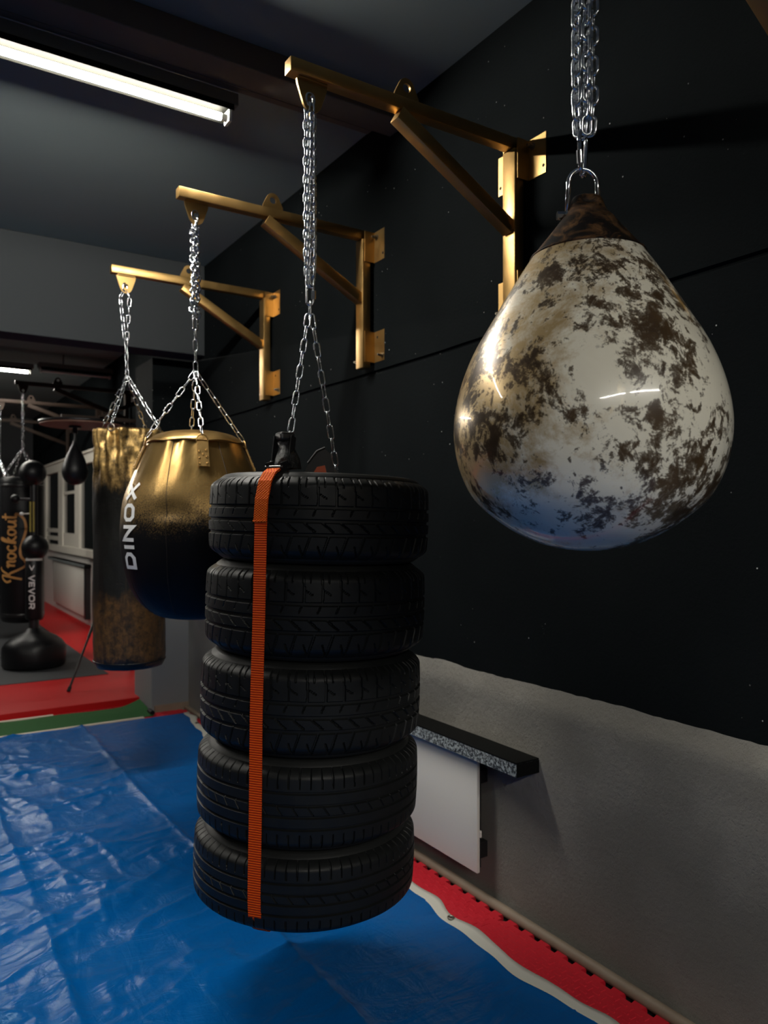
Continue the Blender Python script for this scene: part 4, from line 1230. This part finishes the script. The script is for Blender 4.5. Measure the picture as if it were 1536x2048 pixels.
# gold script on the black bag, reading upward, letter tops to the left
def on_knock(az, z, off=0.004):
    a = TOK + az
    return Vector((kb.x + (KR + off) * math.cos(a), kb.y + (KR + off) * math.sin(a), z))
SC = [
    # K : stem with entry loop, arm and leg
    [(-.10, .30), (-.16, .55), (-.02, .80), (.12, .85), (.10, .55), (.02, .10), (-.04, -.22)],
    [(.50, .98), (.36, .90), (.20, .52), (.10, .40), (.22, .36), (.34, .05), (.50, -.30), (.62, -.42)],
    # n
    [(.62, .42), (.70, .50), (.70, .10)], [(.70, .30), (.80, .50), (.88, .46), (.88, .15), (.95, .08)],
    # o
    [(1.22, .44), (1.06, .46), (1.0, .26), (1.08, .08), (1.20, .12), (1.25, .32), (1.18, .48)],
    # c
    [(1.58, .40), (1.50, .50), (1.38, .40), (1.36, .18), (1.46, .07), (1.60, .14)],
    # k
    [(1.70, .05), (1.76, .55), (1.86, .95), (1.92, .85), (1.80, .45), (1.74, .05)], [(1.95, .50), (1.80, .30), (1.92, .10), (2.02, .06)],
    # o
    [(2.28, .44), (2.12, .46), (2.06, .26), (2.14, .08), (2.26, .12), (2.31, .32), (2.24, .48)],
    # u
    [(2.42, .48), (2.42, .16), (2.50, .07), (2.62, .20), (2.66, .48)], [(2.66, .48), (2.66, .12), (2.74, .07)],
    # t
    [(2.86, .92), (2.84, .16), (2.90, .06), (3.0, .10)], [(2.72, .60), (3.02, .64)],
    # swash returning under the word
    [(3.0, .10), (2.95, -.12), (2.70, -.34), (2.30, -.40), (1.8, -.26), (1.4, -.14), (1.1, -.18), (.8, -.34), (.60, -.45)],
]
sw_z0, sw_z1 = 0.79, 1.47
SC = [[(a + 0.13, b) for a, b in q] for q in SC[:2]] + SC[2:-1] + [SC[-1][:-2] + [(0.93, -.34), (0.75, -.42)]]
for st in SC:
    pl_ = [(p.x, p.y) for p in catmull([(a, b, 0) for a, b in st], 6)]
    vs, fs = stroke(pl_, 0.10 if len(st) < 9 else 0.12, False, 0.08)
    mbs = MB().add([on_knock(-0.42 - (b - 0.20) * 0.19 / KR, sw_z0 + (sw_z1 - sw_z0) * (a + .1) / 3.1) for a, b in vs], fs)
    obj('lettering', mbs, 'gold_print', knb, fix=False)['label'] = 'gold script stroke'

# free-standing reflex trainer
rs = FWD * 7.05 + RGT * ((68 - 768) / 1520 * 7.05)
rt_ = thing('reflex_trainer', (rs.x, rs.y, 0.056), 'black free-standing trainer with two balls and white lettering', 'punching trainer')
bprof = [(0, 0.056), (0.25, 0.056), (0.272, 0.08), (0.278, 0.16), (0.27, 0.24), (0.245, 0.29), (0.20, 0.325), (0.13, 0.36), (0.08, 0.38), (0.06, 0.41), (0.0, 0.42)]
obj('base', MB().lathe(bprof, (rs.x, rs.y, 0), 56, lambda a, r, z: r * (1 + 0.06 * (float(vnoise(a * 3, z * 12, 9)) - .5) * (z > .1) + 0.05 * math.sin(a * 4) * (z > .26))), 'black_soft', rt_, 50)
obj('spring', MB().cyl((rs.x, rs.y, 0.40), (rs.x, rs.y, 0.50), 0.045, n=20), 'black_plastic', rt_, 40)
obj('padded_shaft', MB().lathe([(0, 0.49), (0.065, 0.49), (0.075, 0.51), (0.075, 1.02), (0.066, 1.04), (0, 1.04)], (rs.x, rs.y, 0), 32), 'black_soft', rt_, 40)
obj('collar', MB().cyl((rs.x, rs.y, 1.035), (rs.x, rs.y, 1.055), 0.072, n=24), 'lamp_metal', rt_, 40)
for nm, z, r, dx in (('ball', 1.155, 0.118, 0.01), ('ball', 1.845, 0.118, -0.012)):
    bl = [(r * math.sin(q) if 0 < q < PI else 0, -r * math.cos(q)) for q in np.linspace(0, PI, 20)]
    cb_ = rs + RGT * dx
    obj(nm, MB().lathe(bl, (cb_.x, cb_.y, z), 40), 'black_soft', rt_, 180)
obj('upper_post', MB().cyl((rs.x, rs.y, 1.25), (rs.x, rs.y, 1.74), 0.034, n=20), 'black_plastic', rt_, 40)
for s in (-0.018, 0.012):
    p = rs - FWD * 0.034 + RGT * s
    obj('yellow_stripe', MB().box((p.x - .007, p.y - .004, 1.30), (p.x + .007, p.y + .004, 1.58)), 'yellow', rt_)
p0 = rs + Vector((0, 0, 1.60)); p1 = rs - RGT * 0.15 - FWD * 0.05 + Vector((0, 0, 1.605))
obj('swing_bar', MB().cyl(p0, p1, 0.013, n=12), 'black_plastic', rt_, 60)
obj('swing_ball', MB().lathe([(0.042 * math.sin(q) if 0 < q < PI else 0, -0.042 * math.cos(q)) for q in np.linspace(0, PI, 12)], p1, 20), 'black_soft', rt_, 180)
p2 = rs - RGT * 0.10 - FWD * 0.03 + Vector((0, 0, 1.466))
obj('pin', MB().cyl(rs + Vector((0, 0, 1.47)), p2, 0.006, n=8), 'lamp_metal', rt_)
obj('pin_knob', MB().lathe([(0.017 * math.sin(q) if 0 < q < PI else 0, -0.017 * math.cos(q)) for q in np.linspace(0, PI, 10)], p2, 16), 'white_print', rt_, 180)
TOR = math.atan2(-rs.y, -rs.x)
def map_vev(u, v):
    z = 0.99 - 0.40 * u
    a = TOR - 0.25 + (v - 0.5) * 0.052 / 0.0765
    return Vector((rs.x + 0.0772 * math.cos(a), rs.y + 0.0772 * math.sin(a), z))
for mbw in word('VEVOR', 0.22, 0.15, lambda u, v: map_vev(0.22 + 0.78 * u, v)):
    obj('letter', mbw, 'white_print', rt_, fix=False)['label'] = 'white printed letter'
vs, fs = stroke([(0.0, 0.9), (0.09, 0.5), (0.0, 0.1)], 0.05, False, 0.05)
obj('emblem', MB().add([map_vev(a, b) for a, b in vs], fs), 'white_print', rt_, fix=False)

# speed ball under its round platform
sp_ = FWD * 6.5 + RGT * ((150 - 768) / 1520 * 6.5)
pf = thing('speed_ball_platform', (RX, sp_.y, 2.2), 'round board with wall struts above the speed ball', 'platform')
pc_ = sp_ + RGT * 0.06
obj('board', MB().cyl((pc_.x, pc_.y, 2.215), (pc_.x, pc_.y, 2.245), 0.335, n=56), 'board', pf, 40)
obj('board_rim', MB().tube([(pc_.x + 0.335 * math.cos(2 * PI * i / 56), pc_.y + 0.335 * math.sin(2 * PI * i / 56), 2.235) for i in range(56)], 0.012, 8, True), 'black_plastic', pf, 180)
for dy in (-0.2, 0.2):
    obj('strut', MB().bar((pc_.x - .2, pc_.y + dy, 2.262), (RX, pc_.y + dy, 2.262), 0.03, 0.03), 'dull_bronze', pf)
    obj('strut', MB().bar((pc_.x + .1, pc_.y + dy, 2.27), (RX, pc_.y + dy, 2.62), 0.03, 0.03), 'dull_bronze', pf)
obj('swivel', MB().cyl((sp_.x, sp_.y, 2.15), (sp_.x, sp_.y, 2.215), 0.02, n=14).cyl((sp_.x, sp_.y, 2.195), (sp_.x, sp_.y, 2.215), 0.05, n=18), 'black_plastic', pf, 40)
sb = thing('speed_ball', (sp_.x, sp_.y, 1.70), 'small black teardrop speed ball under the round board', 'speed ball')
sprof = catmull([(0, 1.708, 0), (0.045, 1.718, 0), (0.085, 1.752, 0), (0.105, 1.81, 0), (0.100, 1.87, 0), (0.075, 1.945, 0), (0.045, 2.01, 0), (0.022, 2.055, 0), (0.015, 2.08, 0), (0, 2.085, 0)], 4)
obj('bladder', MB().lathe([(max(0, p.x), p.y) for p in sprof], (sp_.x, sp_.y, 0), 40), 'black_soft', sb, 180)
obj('loop', MB().cyl((sp_.x, sp_.y, 2.075), (sp_.x, sp_.y, 2.155), 0.010, n=10), 'black_plastic', sb, 40)

# tripod half hidden by the tall bag
hub = Vector((1.60, 6.88, 0))
tp = thing('tripod', (hub.x, hub.y, 0.05), 'thin black tripod stand behind the tall gold bag', 'tripod')
obj('pole', MB().cyl((hub.x, hub.y, 0.45), (hub.x, hub.y, 1.65), 0.013, n=12), 'black_plastic', tp, 60)
obj('collar', MB().cyl((hub.x, hub.y, 0.86), (hub.x, hub.y, 0.93), 0.03, n=14), 'black_plastic', tp, 40)
for fx, fy in ((1.17, 6.40), (1.83, 7.04), (1.88, 6.55)):
    e = Vector((fx, fy, 0.062)); s0 = Vector((hub.x, hub.y, 0.90)); mid = s0.lerp(e, 0.55)
    lg = obj('leg', MB().cyl(s0, mid, 0.013, n=10).cyl(mid, e, 0.009, n=10), 'black_plastic', tp, 60)
    obj('rubber_foot', MB().cyl(e - (s0 - e).normalized() * 0.008, e + (s0 - e).normalized() * 0.03, 0.014, n=10), 'black_soft', lg)
